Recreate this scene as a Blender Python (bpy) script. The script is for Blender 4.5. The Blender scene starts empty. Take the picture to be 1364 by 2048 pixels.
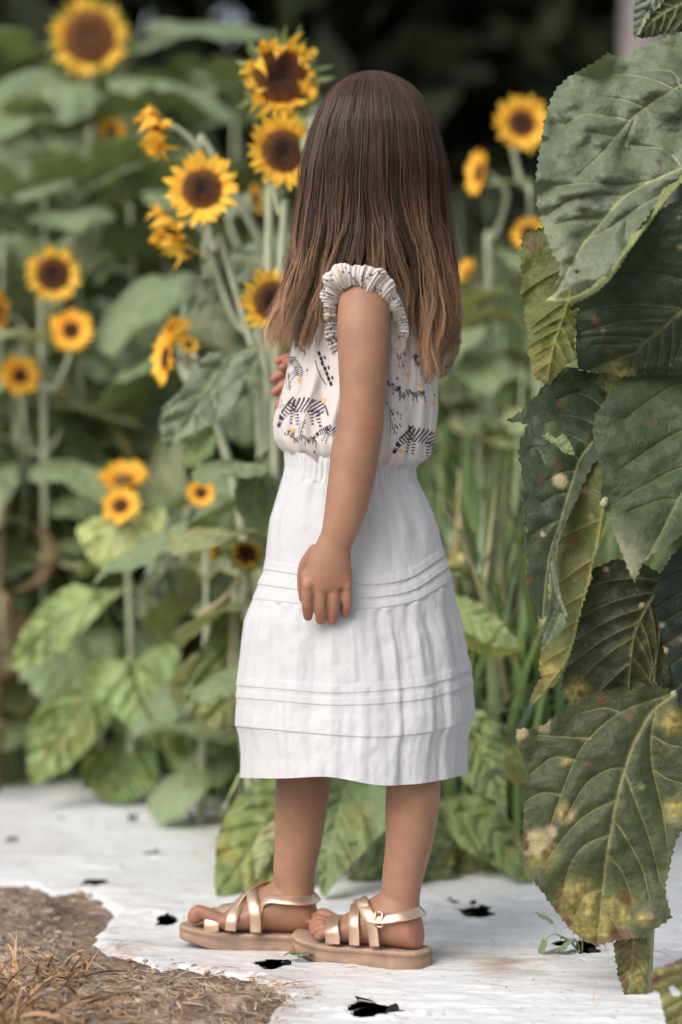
import bpy, math, random
import numpy as np
from mathutils import Vector, Matrix
from mathutils.geometry import delaunay_2d_cdt

S = bpy.context.scene
COL = S.collection
rng = np.random.default_rng(7)
random.seed(7)

# ------------------------------------------------------------------ camera, sky, sun, exposure
F = 4836.0      # focal length in pixels of the 1364 x 2048 photograph
H = 0.57        # camera height
HOR = 950.0     # row of the horizon
cam_d = bpy.data.cameras.new("camera")
cam_d.sensor_fit = 'VERTICAL'
cam_d.sensor_height = 36.0
cam_d.lens = 85.0
cam_d.shift_y = -(1024 - HOR) / 2048.0
cam_d.clip_end = 400
cam_d.dof.use_dof = True
cam_d.dof.focus_distance = 2.71
cam_d.dof.aperture_fstop = 2.6
cam = bpy.data.objects.new("camera", cam_d)
COL.objects.link(cam)
cam.location = (0, 0, H)
cam.rotation_euler = (math.pi / 2, 0, 0)
S.camera = cam

SUN_DIR = Vector((-0.62, -0.78, 0.92)).normalized()
w = bpy.data.worlds.new("World")
S.world = w
w.use_nodes = True
nt = w.node_tree
sky = nt.nodes.new('ShaderNodeTexSky')
sky.sky_type = 'NISHITA'
sky.sun_disc = False
sky.sun_elevation = math.asin(SUN_DIR.z)
sky.sun_rotation = math.atan2(SUN_DIR.x, SUN_DIR.y)
sky.dust_density = 4.0
sky.air_density = 1.0
sky.ozone_density = 1.0
bg = nt.nodes['Background']
bg.inputs['Strength'].default_value = 0.15
hsv = nt.nodes.new('ShaderNodeHueSaturation')      # thin overcast: a whiter sky
hsv.inputs['Saturation'].default_value = .45
nt.links.new(sky.outputs[0], hsv.inputs['Color'])
nt.links.new(hsv.outputs[0], bg.inputs['Color'])

sun_d = bpy.data.lights.new("sun", 'SUN')
sun_d.energy = 1.25
sun_d.angle = math.radians(36)
sun_d.color = (1.0, 0.965, 0.92)
sun = bpy.data.objects.new("sun", sun_d)
COL.objects.link(sun)
sun.rotation_euler = SUN_DIR.to_track_quat('Z', 'Y').to_euler()
sun.location = (-3, -3, 6)

S.view_settings.view_transform = 'Standard'
S.view_settings.look = 'None'
S.view_settings.exposure = 0.53
S.view_settings.gamma = 1.0
S.render.engine = 'CYCLES'
S.cycles.use_denoising = True
S.cycles.max_bounces = 8
S.cycles.transparent_max_bounces = 8
S.cycles.sample_clamp_indirect = 6.0

# ------------------------------------------------------------------ helpers
def P(px, py, d):
    px, py, d = np.broadcast_arrays(np.asarray(px, float), np.asarray(py, float), np.asarray(d, float))
    return np.stack([(px - 682) * d / F, d, H - (py - HOR) * d / F], -1)

def ground_d(py):
    return F * H / (py - HOR)

def smooth(a, b, x):
    t = np.clip((np.asarray(x, float) - a) / (b - a), 0, 1)
    return t * t * (3 - 2 * t)

def _hash(i, j, k, s):
    i = i.astype(np.uint32); j = j.astype(np.uint32); k = k.astype(np.uint32)
    h = i * np.uint32(374761393) + j * np.uint32(668265263) + k * np.uint32(2147483647) + np.uint32(s * 974711 & 0xffffffff)
    h = (h ^ (h >> np.uint32(13))) * np.uint32(1274126177)
    h = h ^ (h >> np.uint32(16))
    h = (h * np.uint32(2246822519)); h = h ^ (h >> np.uint32(15))
    return h.astype(np.float64) / 4294967295.0

def vnoise(p, seed=0):
    """value noise in [-1, 1]; p is (..., 2 or 3)"""
    p = np.asarray(p, float)
    if p.shape[-1] == 2:
        p = np.concatenate([p, np.zeros(p.shape[:-1] + (1,))], -1)
    p = p + 1000.0
    i = np.floor(p).astype(np.int64); f = p - i
    f = f * f * f * (f * (f * 6 - 15) + 10)
    r = 0
    for dx in (0, 1):
        wx = f[..., 0] if dx else 1 - f[..., 0]
        for dy in (0, 1):
            wy = f[..., 1] if dy else 1 - f[..., 1]
            for dz in (0, 1):
                wz = f[..., 2] if dz else 1 - f[..., 2]
                r = r + wx * wy * wz * _hash(i[..., 0] + dx, i[..., 1] + dy, i[..., 2] + dz, seed)
    return r * 2 - 1

def fbm(p, seed=0, octv=4, gain=0.5):
    p = np.asarray(p, float); r = 0; a = 1; n = 0
    for o in range(octv):
        r = r + a * vnoise(p * (2.03 ** o), seed + o * 17); n += a; a *= gain
    return r / n

def mk(name, V, faces, mats, attrs=None, smooth_shade=True, mat_idx=None, parent=None):
    """V (n,3); faces an (m,k) array or a list of them; attrs {name: (n,) or (n,3)}"""
    V = np.ascontiguousarray(np.asarray(V, np.float32).reshape(-1, 3))
    if not isinstance(faces, (list, tuple)):
        faces = [faces]
    faces = [np.asarray(f, np.int32) for f in faces if len(f)]
    me = bpy.data.meshes.new(name)
    me.vertices.add(len(V)); me.vertices.foreach_set("co", V.ravel())
    li = np.concatenate([f.ravel() for f in faces])
    tot = np.concatenate([np.full(len(f), f.shape[1], np.int32) for f in faces])
    st = np.concatenate([[0], np.cumsum(tot)[:-1]]).astype(np.int32)
    me.loops.add(len(li)); me.loops.foreach_set("vertex_index", li)
    me.polygons.add(len(tot)); me.polygons.foreach_set("loop_start", st)
    try:
        me.polygons.foreach_set("loop_total", tot)
    except Exception:
        pass
    me.polygons.foreach_set("use_smooth", np.full(len(tot), smooth_shade, bool))
    if mat_idx is not None:
        me.polygons.foreach_set("material_index", np.asarray(mat_idx, np.int32))
    for m in (mats if isinstance(mats, (list, tuple)) else [mats]):
        me.materials.append(m)
    for k, a in (attrs or {}).items():
        a = np.asarray(a, np.float32)
        if a.ndim == 1:
            at = me.attributes.new(k, 'FLOAT', 'POINT'); at.data.foreach_set("value", a)
        else:
            at = me.attributes.new(k, 'FLOAT_COLOR', 'POINT')
            at.data.foreach_set("color", np.concatenate([a, np.ones((len(a), 1), np.float32)], 1).ravel())
    me.update(calc_edges=True)
    me.validate()
    ob = bpy.data.objects.new(name, me)
    COL.objects.link(ob)
    if parent is not None:
        ob.parent = parent
        o = parent
        off = Vector((0, 0, 0))
        while o is not None:
            off += Vector(o.location); o = o.parent
        ob.location = -off
    return ob

def tag(o, label=None, cat=None, group=None, kind=None):
    if label: o['label'] = label
    if cat: o['category'] = cat
    if group: o['group'] = group
    if kind: o['kind'] = kind
    return o

def empty(name, loc):
    o = bpy.data.objects.new(name, None); COL.objects.link(o)
    o.location = tuple(float(c) for c in loc); o.empty_display_size = 0.05
    return o

class Geo:
    """collects pieces into one mesh"""
    def __init__(s): s.v = []; s.f = {}; s.n = 0; s.c = []
    def add(s, V, *faces, col=None):
        V = np.asarray(V, float).reshape(-1, 3)
        s.v.append(V)
        for f in faces:
            f = np.asarray(f, int)
            if len(f): s.f.setdefault(f.shape[1], []).append(f + s.n)
        if col is not None:
            col = np.asarray(col, float)
            if col.ndim == 1: col = np.tile(col, (len(V), 1))
            s.c.append(col)
        s.n += len(V)
    def build(s, name, mats, parent=None, smooth_shade=True, attrs=None):
        at = dict(attrs or {})
        if s.c: at['col'] = np.concatenate(s.c)
        return mk(name, np.concatenate(s.v), [np.concatenate(v) for v in s.f.values()], mats, at, smooth_shade, parent=parent)

def grid_faces(nu, nv, wrap=False):
    """vertex (i,j) is i*nv + j; wrap joins the last j to the first"""
    i = np.arange(nu - 1)[:, None]; j = np.arange(nv if wrap else nv - 1)[None, :]
    j2 = (j + 1) % nv
    a = i * nv + j; b = i * nv + j2; c = (i + 1) * nv + j2; d = (i + 1) * nv + j
    return np.stack([a + 0 * b, b + 0 * a, c + 0 * a, d + 0 * b], -1).reshape(-1, 4)

def spline(pts, n):
    """Catmull-Rom through the rows of pts"""
    p = np.asarray(pts, float)
    if len(p) == 2:
        t = np.linspace(0, 1, n)[:, None]
        return p[0] * (1 - t) + p[1] * t
    q = np.vstack([2 * p[0] - p[1], p, 2 * p[-1] - p[-2]])
    t = np.linspace(0, len(p) - 1, n); i = np.minimum(t.astype(int), len(p) - 2); u = (t - i)[:, None]
    a, b, c, d = q[i], q[i + 1], q[i + 2], q[i + 3]
    return 0.5 * ((2 * b) + (c - a) * u + (2 * a - 5 * b + 4 * c - d) * u ** 2 + (3 * b - a - 3 * c + d) * u ** 3)

def norm(v):
    v = np.asarray(v, float)
    return v / np.maximum(np.linalg.norm(v, axis=-1, keepdims=True), 1e-9)

def tube(path, rad, sides=10, ref=(0.13, 1, 0.21), ell=None, caps=True):
    """swept round tube; rad per point; ell = (n,) ratio of second radius"""
    p = np.asarray(path, float); n = len(p)
    rad = np.broadcast_to(np.asarray(rad, float), (n,))
    ell = np.ones(n) if ell is None else np.broadcast_to(np.asarray(ell, float), (n,))
    T = norm(np.gradient(p, axis=0))
    A = norm(np.cross(T, np.asarray(ref, float))); B = np.cross(A, T)
    a = np.linspace(0, 2 * np.pi, sides, endpoint=False)
    V = p[:, None] + rad[:, None, None] * (np.cos(a)[None, :, None] * A[:, None] + np.sin(a)[None, :, None] * ell[:, None, None] * B[:, None])
    V = V.reshape(-1, 3); q = grid_faces(n, sides, True)
    if not caps: return V, q
    V = np.vstack([V, p[0], p[-1]]); k = np.arange(sides); k2 = (k + 1) % sides
    t0 = np.stack([k2, k, np.full(sides, n * sides)], 1)
    t1 = np.stack([(n - 1) * sides + k, (n - 1) * sides + k2, np.full(sides, n * sides + 1)], 1)
    return V, q, np.vstack([t0, t1])

def limb(pts, rads, n=40, sides=20, ref=(0.13, 1, 0.21), ell=None):
    """spline tube with rounded ends"""
    p = np.asarray(pts, float); r = np.asarray(rads, float)[:, None]
    e = np.ones((len(p), 1)) if ell is None else np.asarray(ell, float)[:, None]
    s = spline(np.hstack([p, r, e]), n)
    c, rr, ee = s[:, :3], s[:, 3], s[:, 4]
    d0 = norm(c[0] - c[1]); d1 = norm(c[-1] - c[-2])
    k = np.array([.98, .85, .6, .25])
    h0 = np.array([[c[0] + d0 * rr[0] * math.sqrt(1 - q * q)] for q in k]).reshape(-1, 3)
    h1 = np.array([[c[-1] + d1 * rr[-1] * math.sqrt(1 - q * q)] for q in k]).reshape(-1, 3)
    c = np.vstack([h0[::-1], c, h1]); rr = np.concatenate([rr[0] * k[::-1], rr, rr[-1] * k]); ee = np.concatenate([np.full(4, ee[0]), ee, np.full(4, ee[-1])])
    return tube(c, rr, sides, ref, ee)

def ball(c, ax, n=14, m=20):
    """ellipsoid; ax = three axis vectors"""
    ax = np.asarray(ax, float); th = np.linspace(0.02, np.pi - 0.02, n); ph = np.linspace(0, 2 * np.pi, m, endpoint=False)
    q = np.stack([np.outer(np.sin(th), np.cos(ph)), np.outer(np.sin(th), np.sin(ph)), np.outer(np.cos(th), np.ones(m))], -1).reshape(-1, 3)
    V = np.asarray(c) + q @ ax
    f = grid_faces(n, m, True)[:, ::-1]
    V = np.vstack([V, np.asarray(c) + ax[2], np.asarray(c) - ax[2]]); k = np.arange(m); k2 = (k + 1) % m
    return V, f, np.vstack([np.stack([k, k2, np.full(m, n * m)], 1), np.stack([(n - 1) * m + k2, (n - 1) * m + k, np.full(m, n * m + 1)], 1)])

# ------------------------------------------------------------------ materials
def material(name, base=(.5, .5, .5), rough=.6, attr=None, noise=None, bump=None, spec=.5, transl=0.0, metal=0.0,
             sss=0.0, sheen=0.0, mottled=None, back=None, coat=0.0, net=0.0):
    """procedural surface; attr = colour attribute that carries the pigment; noise=(scale, amount); bump=(scale, strength, distance[, detail]);
    mottled=(colour, scale, low, high); back = (r,g,b) multiplier for a leaf's underside"""
    m = bpy.data.materials.new(name); m.use_nodes = True
    t = m.node_tree; N = t.nodes; L = t.links
    b = N['Principled BSDF']; out = N['Material Output']
    b.inputs['Roughness'].default_value = rough
    b.inputs['Metallic'].default_value = metal
    b.inputs['Specular IOR Level'].default_value = spec
    b.inputs['Coat Weight'].default_value = coat
    if attr:
        a = N.new('ShaderNodeAttribute'); a.attribute_name = attr; c = a.outputs['Color']
    else:
        a = N.new('ShaderNodeRGB'); a.outputs[0].default_value = (*base, 1); c = a.outputs[0]
    tc = N.new('ShaderNodeTexCoord')
    def ntex(scale, detail=5):
        n = N.new('ShaderNodeTexNoise'); n.inputs['Scale'].default_value = scale; n.inputs['Detail'].default_value = detail
        L.new(tc.outputs['Object'], n.inputs['Vector']); return n.outputs['Fac']
    def mix(fac, A, B, mode='MIX'):
        x = N.new('ShaderNodeMix'); x.data_type = 'RGBA'; x.blend_type = mode
        if isinstance(fac, (int, float)): x.inputs[0].default_value = fac
        else: L.new(fac, x.inputs[0])
        for s, v in ((x.inputs[6], A), (x.inputs[7], B)):
            if isinstance(v, (tuple, list)): s.default_value = (*v[:3], 1)
            else: L.new(v, s)
        return x.outputs[2]
    def ramp(v, lo, hi):
        r = N.new('ShaderNodeMapRange'); r.inputs[1].default_value = lo; r.inputs[2].default_value = hi
        r.interpolation_type = 'SMOOTHSTEP'
        L.new(v, r.inputs[0]); return r.outputs[0]
    if mottled:
        mc, sc, lo, hi = mottled
        c = mix(ramp(ntex(sc), lo, hi), c, mc)
    if noise:
        sc, am = noise
        r = N.new('ShaderNodeMapRange'); r.inputs[1].default_value = .3; r.inputs[2].default_value = .7
        r.inputs[3].default_value = 1 - am; r.inputs[4].default_value = 1 + am
        L.new(ntex(sc), r.inputs[0])
        x = N.new('ShaderNodeVectorMath'); x.operation = 'SCALE'
        L.new(c, x.inputs[0]); L.new(r.outputs[0], x.inputs['Scale']); c = x.outputs[0]
    vd = None
    if net:                                                # fine net of veins
        nz = N.new('ShaderNodeTexNoise'); nz.inputs['Scale'].default_value = 30; L.new(tc.outputs['Object'], nz.inputs['Vector'])
        ad = N.new('ShaderNodeVectorMath'); ad.operation = 'MULTIPLY_ADD'; ad.inputs[1].default_value = (.02, .02, .02)
        L.new(nz.outputs['Color'], ad.inputs[0]); L.new(tc.outputs['Object'], ad.inputs[2])
        vo = N.new('ShaderNodeTexVoronoi'); vo.feature = 'DISTANCE_TO_EDGE'; vo.inputs['Scale'].default_value = net
        L.new(ad.outputs[0], vo.inputs['Vector'])
        r = N.new('ShaderNodeMapRange'); r.inputs[1].default_value = 0; r.inputs[2].default_value = .10; r.inputs[3].default_value = 1.16; r.inputs[4].default_value = .97
        L.new(vo.outputs['Distance'], r.inputs[0]); vd = vo.outputs['Distance']
        x = N.new('ShaderNodeVectorMath'); x.operation = 'SCALE'
        L.new(c, x.inputs[0]); L.new(r.outputs[0], x.inputs['Scale']); c = x.outputs[0]
    if back:
        g = N.new('ShaderNodeNewGeometry')
        c = mix(g.outputs['Backfacing'], c, mix(1.0, c, back, 'MULTIPLY'))
    L.new(c, b.inputs['Base Color'])
    if sss:
        b.inputs['Subsurface Weight'].default_value = sss
        b.inputs['Subsurface Radius'].default_value = (1.0, .35, .2)
        b.inputs['Subsurface Scale'].default_value = .006
    if sheen:
        b.inputs['Sheen Weight'].default_value = sheen
    if bump:
        bn = N.new('ShaderNodeBump'); bn.inputs['Strength'].default_value = bump[1]; bn.inputs['Distance'].default_value = bump[2]
        L.new(ntex(bump[0], bump[3] if len(bump) > 3 else 5), bn.inputs['Height']); L.new(bn.outputs[0], b.inputs['Normal'])
        if vd is not None:
            b2 = N.new('ShaderNodeBump'); b2.inputs['Strength'].default_value = .3; b2.inputs['Distance'].default_value = .0012
            r2 = N.new('ShaderNodeMapRange'); r2.inputs[2].default_value = .25; L.new(vd, r2.inputs[0]); L.new(r2.outputs[0], b2.inputs['Height'])
            L.new(bn.outputs[0], b2.inputs['Normal']); L.new(b2.outputs[0], b.inputs['Normal'])
    if transl:
        tr = N.new('ShaderNodeBsdfTranslucent')
        L.new(mix(1.0, c, (1.5, 1.45, .7), 'MULTIPLY'), tr.inputs['Color'])
        ms = N.new('ShaderNodeMixShader'); ms.inputs[0].default_value = transl
        L.new(b.outputs[0], ms.inputs[1]); L.new(tr.outputs[0], ms.inputs[2]); L.new(ms.outputs[0], out.inputs['Surface'])
    return m

M = {}
M['leaf'] = material('leaf', attr='col', rough=.50, noise=(45, .18), bump=(260, .35, .0012, 3), spec=.42, transl=.24, sheen=.06)
M['leaf_fg'] = material('leaf_near', attr='col', rough=.55, noise=(60, .16), bump=(300, .45, .0012, 4), spec=.30, transl=.18, net=120)
M['leaf_gloss'] = material('leaf_glossy', attr='col', rough=.40, noise=(60, .16), bump=(300, .40, .0012, 4), spec=.65, transl=.15, sheen=.25, net=120)
M['petal'] = material('petal', attr='col', rough=.55, noise=(60, .10), transl=.30, spec=.3)
M['disc'] = material('disc', attr='col', rough=.85, noise=(180, .45), bump=(300, .9, .002), spec=.2)
M['stem'] = material('stem', attr='col', rough=.7, noise=(40, .15), bump=(350, .5, .001), spec=.3)
M['grass'] = material('grass', attr='col', rough=.5, transl=.25, spec=.4)
M['skin'] = material('skin', attr='col', rough=.52, noise=(38, .10), bump=(420, .28, .0008, 3), spec=.35, sss=.12)
M['hair'] = material('hair', attr='col', rough=.42, spec=.28)
M['skirt'] = material('skirt', base=(.53, .528, .54), rough=.95, bump=(900, .22, .0006, 2), noise=(9, .02), spec=.15, transl=.10, sheen=.15)
M['blouse'] = material('blouse', attr='col', rough=.95, bump=(1000, .25, .0006, 2), spec=.15, transl=.08, sheen=.1)
M['gold'] = material('gold', base=(.66, .47, .34), rough=.36, metal=.8, noise=(60, .08), bump=(300, .15, .0006))
M['sole'] = material('sole', attr='col', rough=.8, noise=(50, .22), bump=(220, .5, .0015), mottled=((.22, .15, .11), 18, .55, .75))
M['film'] = material('film', attr='col', rough=.42, bump=(75, .35, .004, 6), spec=.4, noise=(3, .05))
M['pit'] = material('pit', base=(.012, .010, .009), rough=.9, noise=(20, .4), bump=(60, .8, .01), mottled=((.10, .07, .05), 45, .5, .75))
M['soil'] = material('soil', attr='col', rough=.95, noise=(55, .35), bump=(140, .9, .006, 8), spec=.15)
M['straw'] = material('straw', attr='col', rough=.7, spec=.3)
M['earth'] = material('earth', base=(.10, .075, .055), rough=.95, noise=(4, .4), bump=(20, .8, .03), mottled=((.05, .07, .025), .6, .45, .6))
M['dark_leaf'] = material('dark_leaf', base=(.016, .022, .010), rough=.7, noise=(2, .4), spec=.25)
M['bark'] = material('bark', base=(.05, .04, .03), rough=.95, noise=(6, .4), bump=(25, .9, .02))
M['pale_bark'] = material('pale_bark', base=(.20, .175, .17), rough=.85, noise=(5, .25), bump=(14, .6, .02), mottled=((.12, .105, .10), 3, .55, .75))
M['eye'] = material('eye', attr='col', rough=.1, coat=.5)
# ------------------------------------------------------------------ ground, mulch film, soil patch
g = Geo()
n = 60
gx = np.linspace(-45, 45, n); gy = np.linspace(-6, 80, n)
GX, GY = np.meshgrid(gx, gy, indexing='ij')
g.add(np.stack([GX, GY, -.045 + .0 * GX], -1).reshape(-1, 3), grid_faces(n, n)[:, ::-1])
tag(g.build('ground', M['earth']), kind='structure')

poly = np.array([(-700, 1775), (0, 1775), (60, 1770), (110, 1792), (160, 1785), (215, 1806), (243, 1830), (225, 1852), (203, 1875), (200, 1890), (232, 1912), (290, 1927), (325, 1946), (355, 1932), (400, 1946), (450, 1952), (500, 1962), (543, 1972), (562, 1990), (596, 1996), (560, 2020), (548, 2050), (560, 2200), (560, 2700), (-700, 2700)], float)
pd = ground_d(poly[:, 1]); pg = np.stack([(poly[:, 0] - 682) * pd / F, pd], -1)
def poly_sd(q, pg):
    """signed distance to a polygon (positive inside)"""
    best = np.full(len(q), 1e9); ins = np.zeros(len(q), bool)
    for k in range(len(pg)):
        a, b = pg[k], pg[(k + 1) % len(pg)]; ab = b - a
        t = np.clip(((q - a) @ ab) / max(ab @ ab, 1e-12), 0, 1); best = np.minimum(best, np.linalg.norm(q - a - t[:, None] * ab, axis=1))
        c = (a[1] > q[:, 1]) != (b[1] > q[:, 1])
        with np.errstate(divide='ignore', invalid='ignore'):
            ins ^= c & (q[:, 0] < (b[0] - a[0]) * (q[:, 1] - a[1]) / (b[1] - a[1]) + a[0])
    return np.where(ins, best, -best)
HOLES = [(28, 1692, 26, 8), (265, 1643, 15, 6), (305, 1711, 19, 6), (197, 1772, 27, 7), (333, 1851, 29, 13), (415, 1622, 26, 4), (545, 1938, 40, 12), (742, 2026, 62, 17), (952, 1829, 38, 14), (905, 1808, 16, 6), (1172, 1906, 26, 20), (1125, 1895, 26, 7), (122, 1645, 9, 3), (420, 1880, 18, 4), (1105, 1650, 20, 6), (1290, 1770, 20, 7)]
fx = np.concatenate([np.arange(-1.9, -.48, .02), np.arange(-.48, .48, .0028), np.arange(.48, 1.9, .02)]); fy = np.concatenate([np.arange(1.9, 2.42, .02), np.arange(2.42, 3.35, .0028), np.arange(3.35, 5.6, .008)])
FX, FY = np.meshgrid(fx, fy, indexing='ij')
p2 = np.stack([FX, FY], -1)
fz = .004 * fbm(p2 * 5, 1, 4) + .0017 * fbm(p2 * [20, 44], 2, 4) + .0030 * np.abs(fbm(p2 * [9, 20] + 4, 3, 3))
ppy = HOR + F * H / FY; ppx = 682 + FX * F / FY
hole = np.zeros(FX.shape)
for k, (hx, hy_, hw, hh) in enumerate(HOLES):
    q = np.stack([(ppx - hx) / hw, (ppy - hy_) / hh], -1) * 1.15; r = np.linalg.norm(q, axis=-1)
    r = r * (1 + .55 * fbm(np.stack([FX, FY], -1) * 42 + 30 * k, 40 + k, 2))
    hole = np.maximum(hole, 1 - r)
    fz = fz + .0025 * np.exp(-((r - 1.15) / .28) ** 2) * smooth(-.1, .5, fbm(p2 * 30 + 9 * k, 70 + k, 2)) * (hy_ > 1700)
fz = fz + .004
fz = fz - .022 * smooth(-.005, .03, poly_sd(p2.reshape(-1, 2), pg).reshape(FX.shape))
vert_in = hole > 0
F4 = grid_faces(len(fx), len(fy))
keep = ~vert_in.ravel()[F4].all(1)
dirt = smooth(-.1, .5, fbm(p2 * [3.2, 4], 11, 5)) * .13 + smooth(.2, .6, fbm(p2 * [9, 28], 12, 5)) * .24
for sx, sy, rx, ry, am in ((1020, 1935, 90, 30, .75), (960, 1920, 130, 20, .5), (560, 1665, 120, 22, .5), (470, 1690, 90, 16, .35), (250, 1900, 120, 30, .8), (480, 1915, 130, 25, .35), (1270, 1950, 40, 30, .45), (350, 1990, 330, 60, .6)):
    q = ((ppx - sx) / rx) ** 2 + ((ppy - sy) / ry) ** 2
    dirt = np.maximum(dirt, am * np.exp(-q) * (.35 + .9 * smooth(-.2, .5, fbm(p2 * [18, 26], 13, 4))))
rim = np.clip(smooth(-.35, .0, hole), 0, 1) * .55
white = np.array([.66, .668, .68]); dc = np.array([.36, .26, .19])
fc = white * (1 - np.clip(dirt, 0, 1))[..., None] + dc * np.clip(dirt, 0, 1)[..., None]
speck = (vnoise(p2 * 130, 19) > .83) * .5
fc = fc * (1 - speck[..., None]) + np.array([.30, .22, .17]) * speck[..., None]
tag(mk('mulch_film', np.stack([FX, FY, fz], -1).reshape(-1, 3), F4[keep][:, ::-1] * 1, M['film'], {'col': fc.reshape(-1, 3)}), kind='structure')
# black under-layer of the film and dark bed soil that shows in the tears
bx = np.linspace(-1.88, 1.88, 120); byy = np.linspace(1.92, 5.58, 120); BX, BY = np.meshgrid(bx, byy, indexing='ij')
tag(mk('bed_soil', np.stack([BX, BY, -.022 + .004 * fbm(np.stack([BX, BY], -1) * 9, 8)], -1).reshape(-1, 3), grid_faces(120, 120)[:, ::-1], M['pit']), kind='structure')
# curled black flaps torn up at the holes
tears = Geo()
for k, (hx, hy_, hw, hh) in enumerate(HOLES):
    r2 = np.random.default_rng(100 + k)
    for q in range(5 if hh > 9 else 3):
        a = r2.uniform(0, 2 * np.pi); dd = ground_d(hy_ + hh * .9 * math.sin(a)); c0 = np.array([(hx + hw * .85 * math.cos(a) - 682) * dd / F, dd, .004])
        L = r2.uniform(.5, 1.2) * hw * dd / F * .8; wd = L * r2.uniform(.4, .8); dr = np.array([-math.cos(a), math.sin(a), 0]) * .6 + np.array([r2.uniform(-.6, .6), r2.uniform(-.4, .4), 0]); dr = norm(dr)
        up = r2.uniform(.1, .5); t = np.linspace(0, 1, 7)[:, None]
        cen = c0 + dr * L * np.sin(t * 1.5) * .8 + np.array([0, 0, 1]) * L * up * np.sin(t * 2.4) * .8
        sd = np.cross(dr, [0, 0, 1]) * wd * .5 * (1 - t ** 1.4)
        V = np.stack([cen - sd, cen + sd + [0, 0, .002]], 1).reshape(-1, 3)
        tears.add(V, grid_faces(7, 2))
tag(tears.build('torn_film', material('torn_film', base=(.014, .014, .014), rough=.35, spec=.4)), kind='structure')

# soil heaped over the film edge
sx = np.arange(-.62, .03, .003); sy = np.arange(2.15, 3.4, .003)
SX, SY = np.meshgrid(sx, sy, indexing='ij'); q2 = np.stack([SX, SY], -1)
sd = poly_sd(q2.reshape(-1, 2), pg).reshape(SX.shape)
sd = sd + .026 * fbm(q2 * 18, 30, 4) + .012 * fbm(q2 * 90, 39, 3) 
clod = np.maximum(0, fbm(q2 * [26, 30], 31, 4)); crack = np.abs(fbm(q2 * 34 + 3, 32, 3)); plate = np.round(2.5 * fbm(q2 * [16, 22] + 7, 37, 3)) / 2.5
sz = -.006 + .007 * smooth(-.012, .012, sd) + smooth(-.012, .16, sd) * (.013 + .006 * clod + .007 * fbm(q2 * 60, 33, 4) + .006 * plate) + smooth(.0, .1, sd) * .006 * fbm(q2 * 8, 34, 3) - smooth(.0, .03, sd) * .007 * np.exp(-crack * 14)
tone = .8 + .35 * fbm(q2 * 14, 35, 4) + .25 * fbm(q2 * 70, 36, 3)
sc_ = np.array([.25, .185, .140]) * tone[..., None]
sc_ = sc_ + np.array([.16, .13, .10]) * smooth(.15, .5, clod)[..., None]
sf_ = grid_faces(len(sx), len(sy)); kp = (sd.ravel()[sf_] > -.02).any(1)
tag(mk('soil', np.stack([SX, SY, sz], -1).reshape(-1, 3), sf_[kp][:, ::-1], M['soil'], {'col': np.clip(sc_, .01, 1).reshape(-1, 3)}), kind='structure')
def soil_z(x, y):
    i = np.clip(((x - sx[0]) / .003).astype(int), 0, len(sx) - 1); j = np.clip(((y - sy[0]) / .003).astype(int), 0, len(sy) - 1)
    return np.maximum(sz[i, j], .004), sd[i, j]

def fibres(n, region, Lr, wr, cols, seed, zlift=(0, .02), name='straw'):
    g = np.random.default_rng(seed); G = Geo(); k = 0
    x = g.uniform(region[0], region[1], n); y = g.uniform(region[2], region[3], n)
    return x, y, g
# dry straw on the soil
G = Geo(); gr = np.random.default_rng(55)
def blade(G, o, dr, L, wd, arch, col, up=(0, 0, 1), n=6, twist=0.0):
    t = np.linspace(0, 1, n)[:, None]; dr = norm(dr); sd_ = norm(np.cross(dr, up)); upv = np.asarray(up, float)
    c = np.asarray(o) + dr * L * t + upv * (arch * L * (t - t * t) * 2)
    s = sd_ * np.cos(twist * t) + upv * np.sin(twist * t)
    w_ = wd * .5 * (1 - .8 * t ** 2)
    G.add(np.stack([c - s * w_, c + s * w_ + upv * wd * .25], 1).reshape(-1, 3), grid_faces(n, 2), col=col)
for k in range(7500):
    px, py = gr.uniform(-60, 640), gr.uniform(1890, 2120)
    dens = smooth(1950, 2010, py) * (1 - .4 * smooth(150, 560, px))
    if gr.random() > .035 + .7 * dens: continue
    d = ground_d(py); x = (px - 682) * d / F
    z, s_ = soil_z(np.array(x), np.array(d))
    if s_ < -.005 - .03 * gr.random() ** 3: continue
    a = gr.uniform(0, 2 * np.pi); el = gr.normal(.02, .10) + (.5 * gr.random() if px < 150 and gr.random() < .4 else 0)
    col = np.array([.40, .29, .20]) * gr.uniform(.45, 1.35)
    if gr.random() < .2: col = np.array([.34, .17, .07]) * gr.uniform(.6, 1.3)
    L = gr.uniform(.008, .034)
    blade(G, (x, d, float(z) + gr.uniform(0, .008)), (math.cos(a), math.sin(a), el), L, gr.uniform(.0007, .0019), gr.uniform(-.1, .25), col, twist=gr.uniform(-1.5, 1.5))
for k in range(150):                                            # broad dry grass leaves in the corner
    px, py = gr.uniform(-60, 170), gr.uniform(1960, 2100); d = ground_d(py); x = (px - 682) * d / F; z, s_ = soil_z(np.array(x), np.array(d))
    a = gr.uniform(0, 2 * np.pi); col = np.array([.33, .20, .10]) * gr.uniform(.4, 1.3)
    blade(G, (x, d, float(z)), (math.cos(a), math.sin(a) * .6, gr.uniform(.0, .9)), gr.uniform(.03, .08), gr.uniform(.0015, .0048), gr.uniform(0, .5), col, n=9, twist=gr.uniform(-2, 2))
for k in range(160):                                           # scraps on the film
    px, py = gr.uniform(0, 1364), gr.uniform(1600, 2048); d = ground_d(py); a = gr.uniform(0, 2 * np.pi)
    col = np.array([.38, .25, .16]) * gr.uniform(.4, 1.3); L = gr.uniform(.003, .012) if gr.random() < .9 else gr.uniform(.03, .06)
    blade(G, ((px - 682) * d / F, d, .009), (math.cos(a), math.sin(a), .02), L, gr.uniform(.001, .0022), .2, col)
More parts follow.
